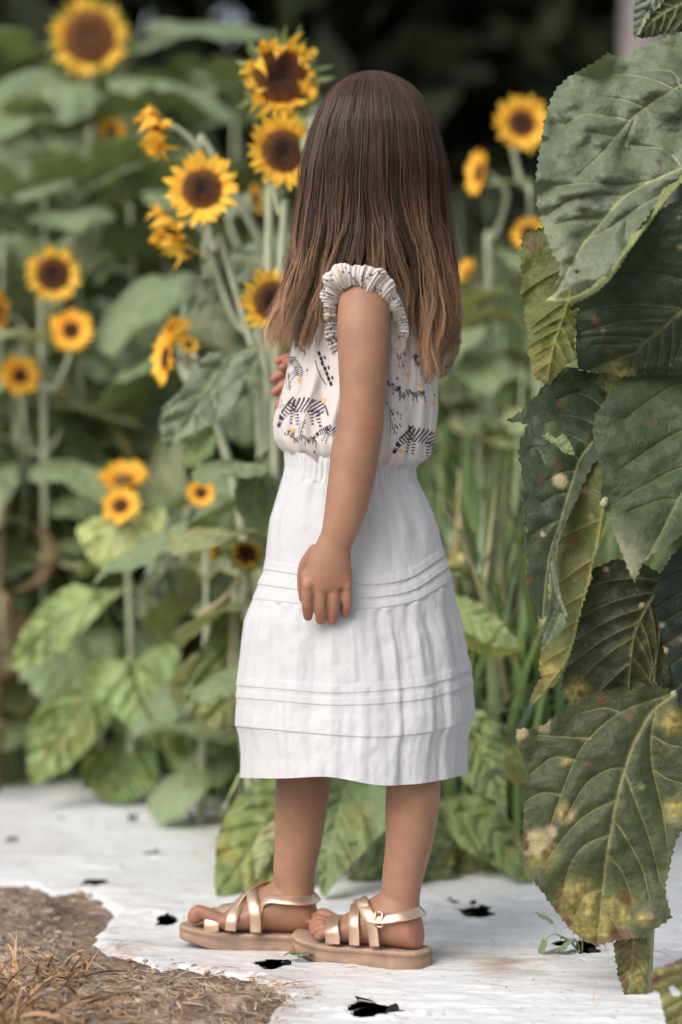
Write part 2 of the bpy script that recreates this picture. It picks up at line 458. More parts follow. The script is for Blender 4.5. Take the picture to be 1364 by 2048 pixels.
tag(G.build('straw', M['straw']), 'dry brown straw and scraps strewn over the soil patch and the white film', 'straw', kind='stuff')
# clods on the soil
G = Geo()
for k in range(260):
    px, py = gr.uniform(-60, 600), gr.uniform(1780, 2110); d = ground_d(py); x = (px - 682) * d / F; z, s_ = soil_z(np.array(x), np.array(d))
    if s_ < .004: continue
    r = gr.uniform(.0015, .0050) * (1 if gr.random() < .9 else 1.8)
    v, *f = ball((0, 0, 0), np.diag([r, r * gr.uniform(.6, 1), r * gr.uniform(.4, .8)]), 7, 9)
    v = v * (1 + .35 * vnoise(v / r * 1.3 + k * 7, 3))[:, None]; a = gr.uniform(0, 6.28); v = v @ np.array([[math.cos(a), math.sin(a), 0], [-math.sin(a), math.cos(a), 0], [0, 0, 1]])
    G.add(v + [x, d, float(z) + r * .2], *f, col=np.array([.33, .235, .165]) * gr.uniform(.65, 1.35))
tag(G.build('soil_crumbs', M['soil'], smooth_shade=False), 'brown crumbs of dry earth lying on the soil patch', 'soil', kind='stuff')
# ------------------------------------------------------------------ the girl
def body_pts(rows):
    """rows of (px, py, d, half width px [, ratio]) -> points, radii, ratios"""
    r = np.array([list(x) + [1.0] * (5 - len(x)) for x in rows], float)
    return P(r[:, 0], r[:, 1], r[:, 2]), r[:, 3] * r[:, 2] / F, r[:, 4]

BODY = Geo()
Rv = np.array([.36, .933, 0.]); Fv = np.array([-.933, .36, 0.]); Uv = np.array([0, 0, 1.])    # her right, front, up
HEAD_C = P(748, 285, 2.872)
fh = np.array([-.45, .893, 0.]); lh = np.array([-.893, -.45, 0.])                              # face direction, her left

def stack(rows, sides=36):
    """torso-like loft: rows of (centre, half lateral, half depth)"""
    a = np.linspace(0, 2 * np.pi, sides, endpoint=False)
    V = []
    for c, hl, hd in rows:
        V.append(np.asarray(c) + np.outer(np.cos(a) * hl, Rv) + np.outer(np.sin(a) * hd, Fv))
    V = np.array(V); n = len(V)
    W = np.vstack([V.reshape(-1, 3), V[0].mean(0), V[-1].mean(0)]); k = np.arange(sides); k2 = (k + 1) % sides
    return W, grid_faces(n, sides, True), np.vstack([np.stack([k2, k, np.full(sides, n * sides)], 1), np.stack([(n - 1) * sides + k, (n - 1) * sides + k2, np.full(sides, n * sides + 1)], 1)])

tc = lambda z: np.array([np.interp(z, [.40, .50, .60, .70, .80, .84], [.022, .018, .020, .040, .056, .056]), 2.872, z])
trows = spline([[.43, .050, .045], [.46, .074, .058], [.52, .078, .062], [.58, .072, .064], [.63, .076, .070], [.70, .082, .070], [.755, .092, .064], [.79, .090, .052], [.815, .060, .044], [.835, .036, .036]], 40)
BODY.add(*stack([(tc(r[0]), r[1], r[2]) for r in trows]))
# neck and head
nb = tc(.80); hd_c = HEAD_C
BODY.add(*limb([nb, tc(.835) + [0, 0, .005], hd_c + [-.002, 0, -.04]], [.040, .033, .036], 16))
HC = np.array([HEAD_C[0], HEAD_C[1], .953])
hv, *hf = ball(HC, [fh * .083, lh * .069, Uv * .090], 26, 36)
q = hv - HC; f_, l_, u_ = q @ fh, q @ lh, q[:, 2]
low = smooth(0, -.09, u_)                                    # jaw narrows, chin forward
hv = HC + np.outer(f_ * (1 - .10 * low) + .012 * low * (f_ > 0), fh) + np.outer(l_ * (1 - .22 * low), lh) + np.outer(u_, Uv)
BODY.add(hv, *hf)
def hp(f, l, u): return HC + fh * f + lh * l + Uv * u
BODY.add(*limb([hp(.079, 0, .008), hp(.085, 0, -.010), hp(.090, 0, -.022)], [.006, .007, .0085], 10, 12))
for s in (-1, 1):
    BODY.add(*ball(hp(.080, s * .008, -.025), [fh * .007, lh * .006, Uv * .005], 8, 10))          # nostril wings
    BODY.add(*ball(hp(.058, s * .032, -.024), [fh * .019, lh * .022, Uv * .022], 10, 14))         # cheeks
    BODY.add(*ball(hp(-.004, s * .069, -.006), [fh * .014, lh * .006, Uv * .024], 10, 14))        # ears
    BODY.add(*ball(hp(.070, s * .026, .020), [fh * .008, lh * .018, Uv * .006], 8, 12))           # brow ridge
BODY.add(*limb([hp(.074, .017, -.044), hp(.083, 0, -.042), hp(.074, -.017, -.044)], [.003, .0052, .003], 12, 10))
BODY.add(*limb([hp(.072, .014, -.050), hp(.081, 0, -.051), hp(.072, -.014, -.050)], [.003, .0058, .003], 12, 10))
BODY.add(*ball(hp(.066, 0, -.070), [fh * .016, lh * .020, Uv * .014], 10, 14))

# near (left) arm
p, r, e = body_pts([(748, 566, 2.810, 40), (733, 582, 2.785, 50), (727, 640, 2.764, 53), (727, 715, 2.756, 51), (725, 790, 2.752, 46), (721, 850, 2.752, 46.5, .95), (711, 900, 2.750, 48.5, .92),
                    (704, 950, 2.748, 47, .9), (692, 1014, 2.744, 42.5, .86), (677, 1068, 2.742, 35, .80), (669, 1095, 2.741, 33.5, .74)])
BODY.add(*limb(p, r, 60, 28, (0.0, 1, 0.0), e))
# palm
p, r, e = body_pts([(668, 1085, 2.741, 33, .70), (662, 1115, 2.740, 41, .58), (657, 1145, 2.740, 48, .46), (656, 1170, 2.741, 49, .40), (657, 1174, 2.743, 44, .34)])
BODY.add(*limb(p, r, 20, 28, (0.0, 1, 0.0), e))
fingers = [(613, 615, 614, 616, 1163, 1242, 11.2, 0), (638, 641, 641, 641, 1166, 1249, 11.7, .001), (665, 668, 668, 665, 1166, 1248, 11.5, .002), (688, 693, 695, 690, 1161, 1236, 10.2, .003)]
for x0, x1, x2, x3, ya, yb, hw, dd in fingers:
    L = yb - ya
    p, r, e = body_pts([(x0, ya - 14, 2.741 + dd, hw * 1.05), (x1, ya + L * .22, 2.738 + dd, hw * 1.08), (x2, ya + L * .62, 2.741 + dd, hw), (x3, yb - 9, 2.750 + dd, hw * .86)])
    BODY.add(*limb(p, r, 24, 14))
    BODY.add(*ball(P(x1, ya + 8, 2.7335 + dd), [[.0062, 0, 0], [0, .0042, 0], [0, 0, .0075]], 8, 12))
p, r, e = body_pts([(632, 1105, 2.748, 18), (612, 1132, 2.754, 15), (605, 1165, 2.759, 11.5), (607, 1198, 2.764, 9.5)])
BODY.add(*limb(p, r, 20, 14))

# far (right) arm, bent forward to a flower
RS = np.array([.098, 2.975, .788]); RE = np.array([.082, 3.055, .640]); RW = np.array([-.018, 3.010, .690])
BODY.add(*limb([RS + [-.02, -.02, .005], RS, RS * .5 + RE * .5, RE, RE * .5 + RW * .5, RW], [.026, .032, .029, .025, .025, .0185], 50, 22))
BODY.add(*limb([RW, RW + [-.016, -.004, .004], RW + [-.036, -.008, .006]], [.0185, .024, .021], 14, 18, (0, 1, 0), [.8, .6, .6]))
for k, (dz, L, tz) in enumerate([(.022, .030, .014), (.008, .034, .002), (-.006, .032, -.008), (-.018, .026, -.014)]):
    b = RW + np.array([-.034, -.008 - .002 * k, .006 + dz * .8])
    t = P([557, 549, 549, 556][k], [722, 757, 785, 812][k], 2.985)
    BODY.add(*limb([b, b * .5 + t * .5 + [0, -.004, .002], t], [.0068, .0066, .0056], 14, 12))
BODY.add(*limb([RW + [-.008, -.014, .012], RW + [-.030, -.024, .022], P(566, 735, 2.972)], [.0085, .0075, .006], 14, 12))

# legs
def leg(rows): 
    p, r, e = body_pts(rows); BODY.add(*limb(p, r, 60, 28, (0, 1, 0), e))
leg([(735, 1130, 2.852, 66), (778, 1330, 2.832, 66), (818, 1480, 2.808, 58), (826, 1570, 2.803, 55), (823, 1630, 2.803, 53), (817, 1690, 2.803, 47), (807, 1745, 2.803, 42), (801, 1790, 2.803, 39), (803, 1836, 2.803, 37)])
leg([(690, 1130, 2.905, 64), (648, 1330, 2.902, 64), (612, 1480, 2.895, 57), (606, 1570, 2.893, 55), (601, 1630, 2.890, 52), (596, 1690, 2.888, 46), (589, 1735, 2.886, 42.5), (590, 1775, 2.886, 39), (594, 1815, 2.886, 37)])

class Foot:
    def __init__(s, heel_px, heel_d, D, lat_sign):
        s.D = norm(np.array([D[0], D[1], 0.])); s.L = np.array([-s.D[1], s.D[0], 0.]); s.o = np.array([(heel_px - 682) * heel_d / F, heel_d, 0.])
        s.k = lat_sign            # +1: her left side is the outer side
    def at(s, a, wd, h): # along, towards her left, up
        return s.o + np.multiply.outer(np.asarray(a, float), s.D) + np.multiply.outer(np.asarray(wd, float), s.L) + np.multiply.outer(np.asarray(h, float), np.array([0, 0, 1.]))
Z0 = .0235
FS = np.array([[0.004, .013, .026, 0], [.010, .021, .046, 0], [.022, .026, .062, 0], [.040, .0275, .070, 0], [.058, .029, .060, .001], [.080, .0315, .046, .002], [.100, .0335, .033, .003], [.112, .0315, .025, .003], [.120, .024, .017, .003]])
def foot_w(a): return np.interp(a, FS[:, 0], FS[:, 1])
def foot_h(a): return np.interp(a, FS[:, 0], FS[:, 2])
def spring(a): return .012 * smooth(.09, .18, a)
def make_foot(ft):
    rows = spline(FS, 34); a = np.linspace(0, 2 * np.pi, 28, endpoint=False); V = []
    for sa, hw, ht, cx in rows:
        y = np.cos(a) * hw * (1 - .35 * np.maximum(np.sin(a), 0) ** 1.5) - ft.k * cx * 0
        z = Z0 + ht * .5 + np.sin(a) * ht * .5
        z = np.maximum(z, Z0 - .002)
        V.append(ft.at(np.full(28, sa), y, z + spring(sa)))
    V = np.array(V).reshape(-1, 3); n = len(rows); k = np.arange(28); k2 = (k + 1) % 28
    V = np.vstack([V, V[:28].mean(0), V[-28:].mean(0)])
    BODY.add(V, grid_faces(n, 28, True), np.vstack([np.stack([k2, k, np.full(28, n * 28)], 1), np.stack([(n - 1) * 28 + k, (n - 1) * 28 + k2, np.full(28, n * 28 + 1)], 1)]))
    for wd, r, a1 in ((-.022, .0092, .158), (-.0065, .0068, .154), (.006, .0065, .147), (.0175, .0062, .138), (.0280, .0058, .127)):
        wd = wd * ft.k
        BODY.add(*limb([ft.at(min(.108, a1 - .03), wd * .86, Z0 + .010), ft.at(a1 - .016, wd, Z0 + r + .0045 + spring(a1)), ft.at(a1 - r, wd * 1.02, Z0 + r * .85 + spring(a1))], [r, r * .92, r], 16, 14))
footL = Foot(846, 2.783, (-.88, .475), 1)
footR = Foot(640, 2.882, (-.975, .222), -1)
make_foot(footL); make_foot(footR)

raw = BODY.build('body_raw', M['skin'])
md = raw.modifiers.new('r', 'REMESH'); md.mode = 'VOXEL'; md.voxel_size = .0017; md.adaptivity = 0
ms = raw.modifiers.new('s', 'SMOOTH'); ms.factor = .5; ms.iterations = 3
dg = bpy.context.evaluated_depsgraph_get()
bm_ = bpy.data.meshes.new_from_object(raw.evaluated_get(dg))
nv = len(bm_.vertices); bv = np.empty(nv * 3, np.float32); bm_.vertices.foreach_get('co', bv); bv = bv.reshape(-1, 3).astype(float)
bpy.data.objects.remove(raw)
# skin pigment: tan, redder on fingertips, knuckles, heel, toes, lips
skin = np.array([.285, .148, .090]); red = np.array([.335, .125, .080])
rd = np.zeros(nv)
def blob(c, r, a=1.0):
    global rd
    rd = np.maximum(rd, a * np.exp(-((bv - np.asarray(c)) ** 2).sum(1) / r ** 2))
for x0, x1, x2, x3, ya, yb, hw, dd in fingers:
    blob(P(x3, yb - 8, 2.745), .012, .8); blob(P(x0, ya + 4, 2.733), .009, .55)
for k in range(4): blob(P([557, 549, 549, 556][k], [722, 757, 785, 812][k], 2.985), .02, .9)
blob(P(742, 852, 2.73), .016, .5)
for ft in (footL, footR):
    blob(ft.at(.008, 0, .04), .028, .7)
    for wd, a1 in ((-.022, .15), (-.006, .15), (.006, .145), (.0168, .138), (.0265, .13)): blob(ft.at(a1, wd * ft.k, Z0 + .01), .014, .75)
blob(hp(.082, 0, -.047), .017, 1.4); blob(hp(.08, .035, -.02), .025, .5); blob(hp(.08, -.035, -.02), .025, .5)
rd = np.clip(rd, 0, 1)[:, None]
crease = np.exp(-((bv - P(742, 858, 2.728)) ** 2 / np.array([.014, .03, .0022]) ** 2).sum(1))[:, None]
colr = (skin * (1 - rd) + red * rd) * (1 - .10 * crease) * (1 + .09 * fbm(bv * 26, 3)[:, None] + .06 * fbm(bv * 120, 4, 3)[:, None])
person = bpy.data.objects.new('person', bm_); COL.objects.link(person)
for a in list(bm_.attributes):
    if a.name == 'col': bm_.attributes.remove(a)
at = bm_.attributes.new('col', 'FLOAT_COLOR', 'POINT'); at.data.foreach_set('color', np.concatenate([colr, np.ones((nv, 1))], 1).astype(np.float32).ravel())
bm_.materials.clear(); bm_.materials.append(M['skin'])
bm_.polygons.foreach_set('use_smooth', np.ones(len(bm_.polygons), bool))
tag(person, 'small child with long brown hair, white skirt and printed sleeveless top standing among sunflowers', 'person')
# eyes
for s in (-1, 1):
    g = Geo(); c = hp(.0625, s * .027, .006)
    v, *f = ball(c, [lh * .0105, Uv * .0078, fh * .0105], 16, 20)
    dv = (v - c) @ fh / .0105
    g.add(v, *f, col=np.where(dv[:, None] > .93, [[.01, .01, .01]], np.where(dv[:, None] > .78, [[.09, .05, .025]], [[.8, .78, .75]])))
    g.build('eye', M['eye'], person)
    g = Geo(); v, *f = limb([hp(.0735, s * .012, .026), hp(.0765, s * .026, .031), hp(.069, s * .041, .026)], [.0012, .002, .001], 10, 8); g.add(v, *f, col=[.05, .03, .02]); g.build('eyebrow', M['hair'], person)

# ------------------------------------------------------------------ skirt
D0 = 2.868
ky = np.array([908, 922, 942, 962, 1050, 1100, 1150, 1200, 1250, 1296, 1372, 1433, 1464, 1487, 1520, 1562], float)
kl = np.array([569, 570, 571, 567, 541, 535, 531, 511, 489, 482, 473, 471, 471, 477, 481, 480], float)
kr = np.array([829, 830, 831, 834, 866, 878, 886, 901, 910, 923, 939, 945, 944, 935, 931, 931], float)
ss = np.array([-1, -.6, -.2, .2, .6, 1.0])
tabs = {908: [903, 909, 914, 916, 920, 920], 962: [952, 961, 968, 972, 972, 962], 1155: [1138, 1149, 1163, 1171, 1159, 1108], 1184: [1168, 1179, 1190, 1197, 1184, 1131],
        1209: [1198, 1206, 1216, 1218, 1206, 1158], 1377: [1370, 1378, 1387, 1382, 1372, 1341], 1403: [1394, 1402, 1411, 1408, 1398, 1368], 1466: [1452, 1461, 1470, 1476, 1466, 1440], 1562: [1556, 1558, 1552, 1573, 1568, 1549]}
tk = np.array(sorted(tabs)); tv = np.array([tabs[k] for k in tk], float)
def refine(a, b, n): return list(np.linspace(a, b, n, endpoint=False))
rows = refine(905, 965, 30) + refine(965, 1130, 50) + refine(1130, 1220, 66) + refine(1220, 1360, 50) + refine(1360, 1412, 40) + refine(1412, 1450, 14) + refine(1450, 1476, 22) + refine(1476, 1563, 30) + [1563]
rows = np.array(rows); NT = 640
th = np.linspace(0, 2 * np.pi, NT, endpoint=False)          # 0 = towards the camera, pi/2 = +x
sn, cs = np.sin(th), np.cos(th)
Y = np.empty((len(rows), NT))
sf_ = np.linspace(-1, 1, 401); kern = np.hanning(103); kern /= kern.sum()
tvs = np.array([np.convolve(np.pad(np.interp(sf_, ss, v), 51, 'reflect', reflect_type='odd'), kern, 'valid') for v in tv])
for j in range(NT):
    tj = tvs[:, min(int((sn[j] + 1) * 200), 400)]
    Y[:, j] = np.interp(rows, tk, tj)
xl = np.interp(rows, ky, kl)[:, None]; xr = np.interp(rows, ky, kr)[:, None]
# tuck flaps: profile swells to each line and steps back
tuck = np.zeros(len(rows))
for y0, up, amp in ((1155, 20, 2.4), (1184, 18, 2.4), (1209, 16, 1.8), (1377, 17, 1.7), (1403, 17, 1.9), (1466, 44, 2.3)):
    t = (rows - (y0 - up)) / up
    tuck = np.maximum(tuck, np.where((t >= 0) & (t <= 1), amp * (.35 * np.clip(t * 4, 0, 1) + .65 * t), 0))
tuck[rows >= 1561] += .8
R_, TH = np.meshgrid(rows, th, indexing='ij')
ct, st = np.cos(TH), np.sin(TH)
ang = np.stack([ct * 1.0, st * 1.0], -1)
def ring(freq, seed, yk=.004): return fbm(np.stack([ct * freq, st * freq, R_ * yk], -1), seed, 3)
fold_hi = np.sin(34 * TH + 6 * ring(1.5, 3) + 2 * np.sin(3 * TH))
fold_lo = ring(3.2, 5, .0015) * 1.6
fold_md = np.sin(19 * TH + 5 * ring(1.2, 9, .001))
g1 = np.where(R_ < 965, 2.2 * np.sin(60 * TH + 5 * ring(2, 1)) * smooth(905, 925, R_) * (1 - .6 * smooth(940, 965, R_)), 0)
g2 = smooth(958, 968, R_) * (1 - smooth(1060, 1150, R_)) * (2.4 * fold_hi * np.exp(-(R_ - 962) / 50) + 3.4 * fold_md * (.5 + np.abs(ring(2.3, 16, .001))))
g3 = smooth(1209, 1216, R_) * (1 - .75 * smooth(1290, 1376, R_)) * (2.4 * fold_hi * np.exp(-(R_ - 1209) / 40) + 2.8 * fold_md * (.4 + 1.2 * np.abs(ring(2.1, 15, .001))))
g4 = smooth(1200, 1300, R_) * fold_lo * 15 + smooth(1376, 1440, R_) * 0
wr = 2.6 * fbm(np.stack([ct * 5 + R_ * .01, st * 5, R_ * .018], -1), 23, 4) + 1.6 * fbm(np.stack([ct * 9, st * 9, R_ * .035], -1), 21, 4) + 1.0 * fbm(np.stack([ct * 22, st * 22, R_ * .03], -1), 22, 3)
# the box pleat left and right of the middle, as a fold that stands out below the hand
def pleat(x, a, b): return smooth(a - .05, a + .03, x) * (1 - smooth(b - .02, b + .03, x))
bp = np.where(ct > 0, pleat(st, -.20, .38) * 5.5 * smooth(1215, 1270, R_), 0)
dr = g1 + g2 + g3 + g4 + wr + bp + tuck[:, None]
hwid = (xr - xl) / 2; xc = (xr + xl) / 2
edge = np.abs(st)
damp = 1 - .6 * smooth(.9, 1, edge)
px = xc + (hwid + (dr - tuck[:, None]) * damp * .6 + tuck[:, None]) * st
hdep = np.interp(rows, [905, 962, 1100, 1250, 1464, 1562], [.080, .084, .094, .110, .128, .134])[:, None]
dm = dr * .00059
X = (px - 682) * D0 / F; Yd = D0 - (hdep + dm) * ct * (1 - .0 * ct)
dz = np.where(ct > 0, Yd, D0)
Z = H - (Y - HOR) * dz / F
sv = np.stack([X, Yd, Z], -1).reshape(-1, 3); sf = grid_faces(len(rows), NT, True)
skirt = mk('skirt', sv, sf, M['skirt'], parent=person)
so = skirt.modifiers.new('thick', 'SOLIDIFY'); so.thickness = .0007; so.offset = -1

# ------------------------------------------------------------------ blouse
by = np.array([535, 560, 600, 640, 700, 770, 810, 850, 885, 905, 925, 940], float)
bl = np.array([700, 640, 612, 598, 582, 568, 556, 547, 549, 560, 584, 590], float)
br = np.array([800, 838, 858, 866, 872, 876, 877, 873, 868, 862, 836, 826], float)
bdep = np.array([.060, .082, .090, .088, .085, .088, .092, .096, .097, .093, .080, .074])
brow = np.concatenate([np.linspace(535, 880, 270), np.linspace(881.5, 940, 60)])
NB = 720; bth = np.linspace(0, 2 * np.pi, NB, endpoint=False)
BR, BT = np.meshgrid(brow, bth, indexing='ij'); bs, bc = np.sin(BT), np.cos(BT)
def smooth_interp(x, xs, ys):
    f = np.linspace(xs[0], xs[-1], 400); v = np.interp(f, xs, ys)
    k = np.hanning(25); k /= k.sum(); vp = np.pad(v, 12, 'edge'); return np.interp(x, f, np.convolve(vp, k, 'valid'))
bl_, br_, bd_ = [smooth_interp(brow, by, a)[:, None] for a in (bl, br, bdep)]
def bring(fr, seed, yk): return fbm(np.stack([bc * fr, bs * fr, BR * yk], -1), seed, 3)
bf = np.sin(17 * BT + 4 * bring(1.3, 41, .002) + .6 * np.sin(BR * .01))
bfold = 10 * bf * (.35 + .65 * smooth(640, 860, BR)) * (.5 + 1.1 * np.abs(bring(2.6, 49, .003))) + 15 * bring(2.2, 42, .003) + 11 * bring(5, 43, .010) + 1.2 * bring(18, 44, .04)
gath = smooth(870, 925, BR) * 3.0 * np.sin(40 * BT + 5 * bring(2, 46, .004))
bfold = (bfold + gath) * smooth(535, 600, BR)
hw_ = (br_ - bl_) / 2; xc_ = (br_ + bl_) / 2
bpx = xc_ + (hw_ + bfold * (.45 - .33 * smooth(.8, 1, np.abs(bs)))) * bs
bY = D0 + .004 - (bd_ + bfold * .0006) * bc
# the cloth droops lower on the back (right) side, where it blouses over the waistband
drop = smooth(780, 900, BR) * (np.interp(bs, [-1, -.4, .2, .6, 1], [-8, 0, 6, 16, 6]))
by_px = BR + drop * (1 - .4 * smooth(905, 940, BR))
bdz = np.where(bc > 0, bY, D0 + .004)
bX = (bpx - 682) * D0 / F
bZ = H - (by_px - HOR) * bdz / F
bV = np.stack([bX, bY, bZ], -1)

# printed animals, drawn into the pigment along strokes laid out on the cloth
U2 = np.stack([bpx + 0 * bY, by_px], -1)                      # front-view cloth coordinates
U2[..., 0] = np.where(bc > 0, bpx, 3000 - bpx)                # the far side has its own sheet of cloth coordinates
ink = np.zeros(BR.shape); amber = np.zeros(BR.shape)
def stroke(pts, wd, dst=None):
    global ink, amber
    p = spline(pts, max(2, 5 * (len(pts) - 1) + 1)) if len(pts) > 2 else np.asarray(pts, float)
    lo = p.min(0) - wd - 2; hi = p.max(0) + wd + 2
    m = np.where((U2[..., 0] > lo[0]) & (U2[..., 0] < hi[0]) & (U2[..., 1] > lo[1]) & (U2[..., 1] < hi[1]))
    if not len(m[0]): return
    q = U2[m]; best = np.full(len(q), 1e9)
    for k in range(len(p) - 1):
        a, b = p[k], p[k + 1]; ab = b - a; t = np.clip(((q - a) @ ab) / max(ab @ ab, 1e-9), 0, 1)
        best = np.minimum(best, np.linalg.norm(q - a - t[:, None] * ab, axis=1))
    v = 1 - smooth(wd * .5 - .5, wd * .5 + .6, best)
    tgt = amber if dst == 'amber' else ink
    tgt[m] = np.maximum(tgt[m], v)
def tr(pts, cx, cy, sc, ang, flip):
    p = np.asarray(pts, float) * [(-1 if flip else 1), 1] * sc; c, s_ = math.cos(ang), math.sin(ang)
    return p @ np.array([[c, s_], [-s_, c]]) + [cx, cy]
def zebra(cx, cy, sc=1, ang=0, flip=False):
    """grazing zebra: stripes kept inside the silhouette of barrel, rump, lowered neck, head and legs"""
    global ink
    m = np.where((np.abs(U2[..., 0] - cx) < 52 * sc) & (np.abs(U2[..., 1] - cy) < 46 * sc))
    if not len(m[0]): return
    c_, s_ = math.cos(ang), math.sin(ang); q = ((U2[m] - [cx, cy]) / sc) @ np.array([[c_, -s_], [s_, c_]])
    u, v = q[:, 0] * (-1 if flip else 1), q[:, 1]
    def cap(a, b, ra, rb):
        a, b = np.asarray(a, float), np.asarray(b, float); ab = b - a; p = np.stack([u, v], -1); t = np.clip(((p - a) @ ab) / (ab @ ab), 0, 1)
        return (ra + (rb - ra) * t) - np.linalg.norm(p - a - t[:, None] * ab, axis=1), t * np.linalg.norm(ab)
    sm = lambda d: smooth(-.5, .7, d)
    bent = u + .35 * v + 4 * np.sin(v * .12) + .012 * (u - 6) * (v + 4)
    out = np.zeros(len(u))
    bd = 1 - np.sqrt(((u - 4) / 25) ** 2 + ((v + 4 - .06 * u) / 12.5) ** 2)
    out = np.maximum(out, sm(bd * 12) * smooth(-.25, .15, np.sin(bent * 2 * np.pi / 6.6) - .15 - .5 * smooth(2, 10, v)))
    rp = 12.5 - np.hypot(u - 24, v - 1)
    out = np.maximum(out * (1 - sm(rp)), sm(rp) * smooth(-.2, .15, np.sin((v + .55 * u) * 2 * np.pi / 6.2)))
    for a, b, ra, rb, per in (((-15, -7), (-33, 13), 8.5, 5.5, 5.2), ((22, 8), (27, 31), 5.2, 2.4, 5.4), ((14, 6), (15, 27), 4.2, 2.2, 5.0), ((-10, 5), (-9, 28), 4.0, 2.2, 5.0), ((-16, 3), (-19, 24), 3.6, 2.0, 4.8)):
        d, t = cap(a, b, ra, rb); out = np.maximum(out, sm(d) * smooth(-.2, .2, np.sin(t * 2 * np.pi / per) - .05))
    d, t = cap((-33, 13), (-39, 27), 5.2, 3.2); out = np.maximum(out, sm(d) * np.maximum(smooth(10, 12, t), smooth(0, .3, np.sin(t * 1.5))))
    d, t = cap((-14, -17), (-33, 5), 1.6, 1.6); out = np.maximum(out, sm(d))                    # mane
    d, t = cap((36, -2), (40, 14), 1.1, 1.6); out = np.maximum(out, sm(d))                      # tail
    ink[m] = np.maximum(ink[m], out)
def giraffe(cx, cy, sc=1, ang=0, flip=False):
    r2 = random.Random(int(cx * 7 + cy))
    for k in range(7): 
        x, y = -6 + 4.2 * k + r2.uniform(-1, 1), -22 + 8 * k
        stroke(tr([(x, y), (x + 1.4, y + 3.2)], cx, cy, sc, ang, flip), 5 * sc)
        if k % 2: stroke(tr([(x + 6, y - 2), (x + 7, y + 1)], cx, cy, sc, ang, flip), 3.4 * sc)
    stroke(tr([(-9, -8), (-4, 6), (4, 20), (12, 30)], cx, cy, sc, ang, flip), 1.6 * sc)
def shaggy(cx, cy, sc=1, ang=0, flip=False):
    r2 = random.Random(int(cx * 3 + cy))
    for k in range(19):
        x = -24 + 2.6 * k; y = -2 + 3 * math.sin(k * .7) + r2.uniform(-2, 2)
        y -= 6 * math.sin((k + 1) / 20 * 3.1); stroke(tr([(x - 2.5, y - 4), (x, y), (x + 1.5, y + 4 + r2.uniform(0, 9) * (k % 3 == 0))], cx, cy, sc, ang, flip), 1.7 * sc)
    for k in range(12):
        stroke(tr([(-34 + r2.uniform(-6, 10), -16 + r2.uniform(-9, 9)), (-32 + r2.uniform(-6, 10), -13 + r2.uniform(-9, 9))], cx, cy, sc, ang, flip), 1.9 * sc)
def cat(cx, cy, sc=1, ang=0, flip=False):                    # spotted, lying
    r2 = random.Random(int(cx * 5 + cy))
    for k in range(26):
        x, y = r2.uniform(-15, 15), r2.uniform(-24, 24); x += y * .5
        stroke(tr([(x, y), (x + 1.2, y + 2.6)], cx, cy, sc, ang, flip), 2.0 * sc)
    stroke(tr([(-26, -26), (-10, -2), (4, 27)], cx, cy, sc, ang, flip), 1.3 * sc)
zebra(606, 815, 1.25, -.05); zebra(838, 876, 1.25, .12); zebra(668, 868, .85, .4); shaggy(612, 884, .95, .1); shaggy(822, 795, 1.1, .1); giraffe(642, 732, 1.2, .1); zebra(590, 730, .7, .9); cat(800, 720, .7, .3); shaggy(845, 735, .8, .4); giraffe(606, 850, .5, .8)
giraffe(864, 748, .7, .15, True); cat(786, 845, .95, .5); shaggy(772, 770, .6, .5); cat(668, 690, .6, .1); cat(560, 800, .6, .3); shaggy(600, 700, .6, .7); giraffe(576, 760, .55, .4); cat(845, 690, .6); zebra(846, 640, .6, .3); zebra(640, 620, .6, 1.0)
for k in range(60):                                           # the rest of the cloth
    x, y = random.uniform(2120, 2440), random.uniform(560, 910)
    random.choice([zebra, giraffe, shaggy, cat])(x, y, random.uniform(.6, .95), random.uniform(-.6, .6), random.random() < .5)
for k in range(90):
    x, y = random.uniform(550, 880) + (1570 if k % 2 else 0), random.uniform(560, 915)
    stroke([(x, y), (x + random.uniform(-1.5, 1.5), y + 2)], random.uniform(2.2, 5.2))
for x, y in ((811, 749), (798, 901), (863, 805), (790, 700), (838, 770), (600, 760), (585, 860), (648, 800)):
    stroke([(x - 2, y - 1), (x + 3, y), (x, y + 4)], 5.5, 'amber')
for k in range(14):
    x, y = random.uniform(2120, 2440), random.uniform(580, 900); stroke([(x - 2, y - 1), (x + 3, y), (x, y + 4)], 5.5, 'amber')
cloth = np.array([.55, .505, .485]); inkc = np.array([.018, .02, .035]); amb = np.array([.62, .36, .12])
bcol = cloth * (1 - ink[..., None]) + inkc * ink[..., None]
bcol = bcol * (1 - amber[..., None]) + amb * amber[..., None]
blouse = mk('blouse', bV.reshape(-1, 3), grid_faces(len(brow), NB, True), M['blouse'], {'col': bcol.reshape(-1, 3)}, parent=person)

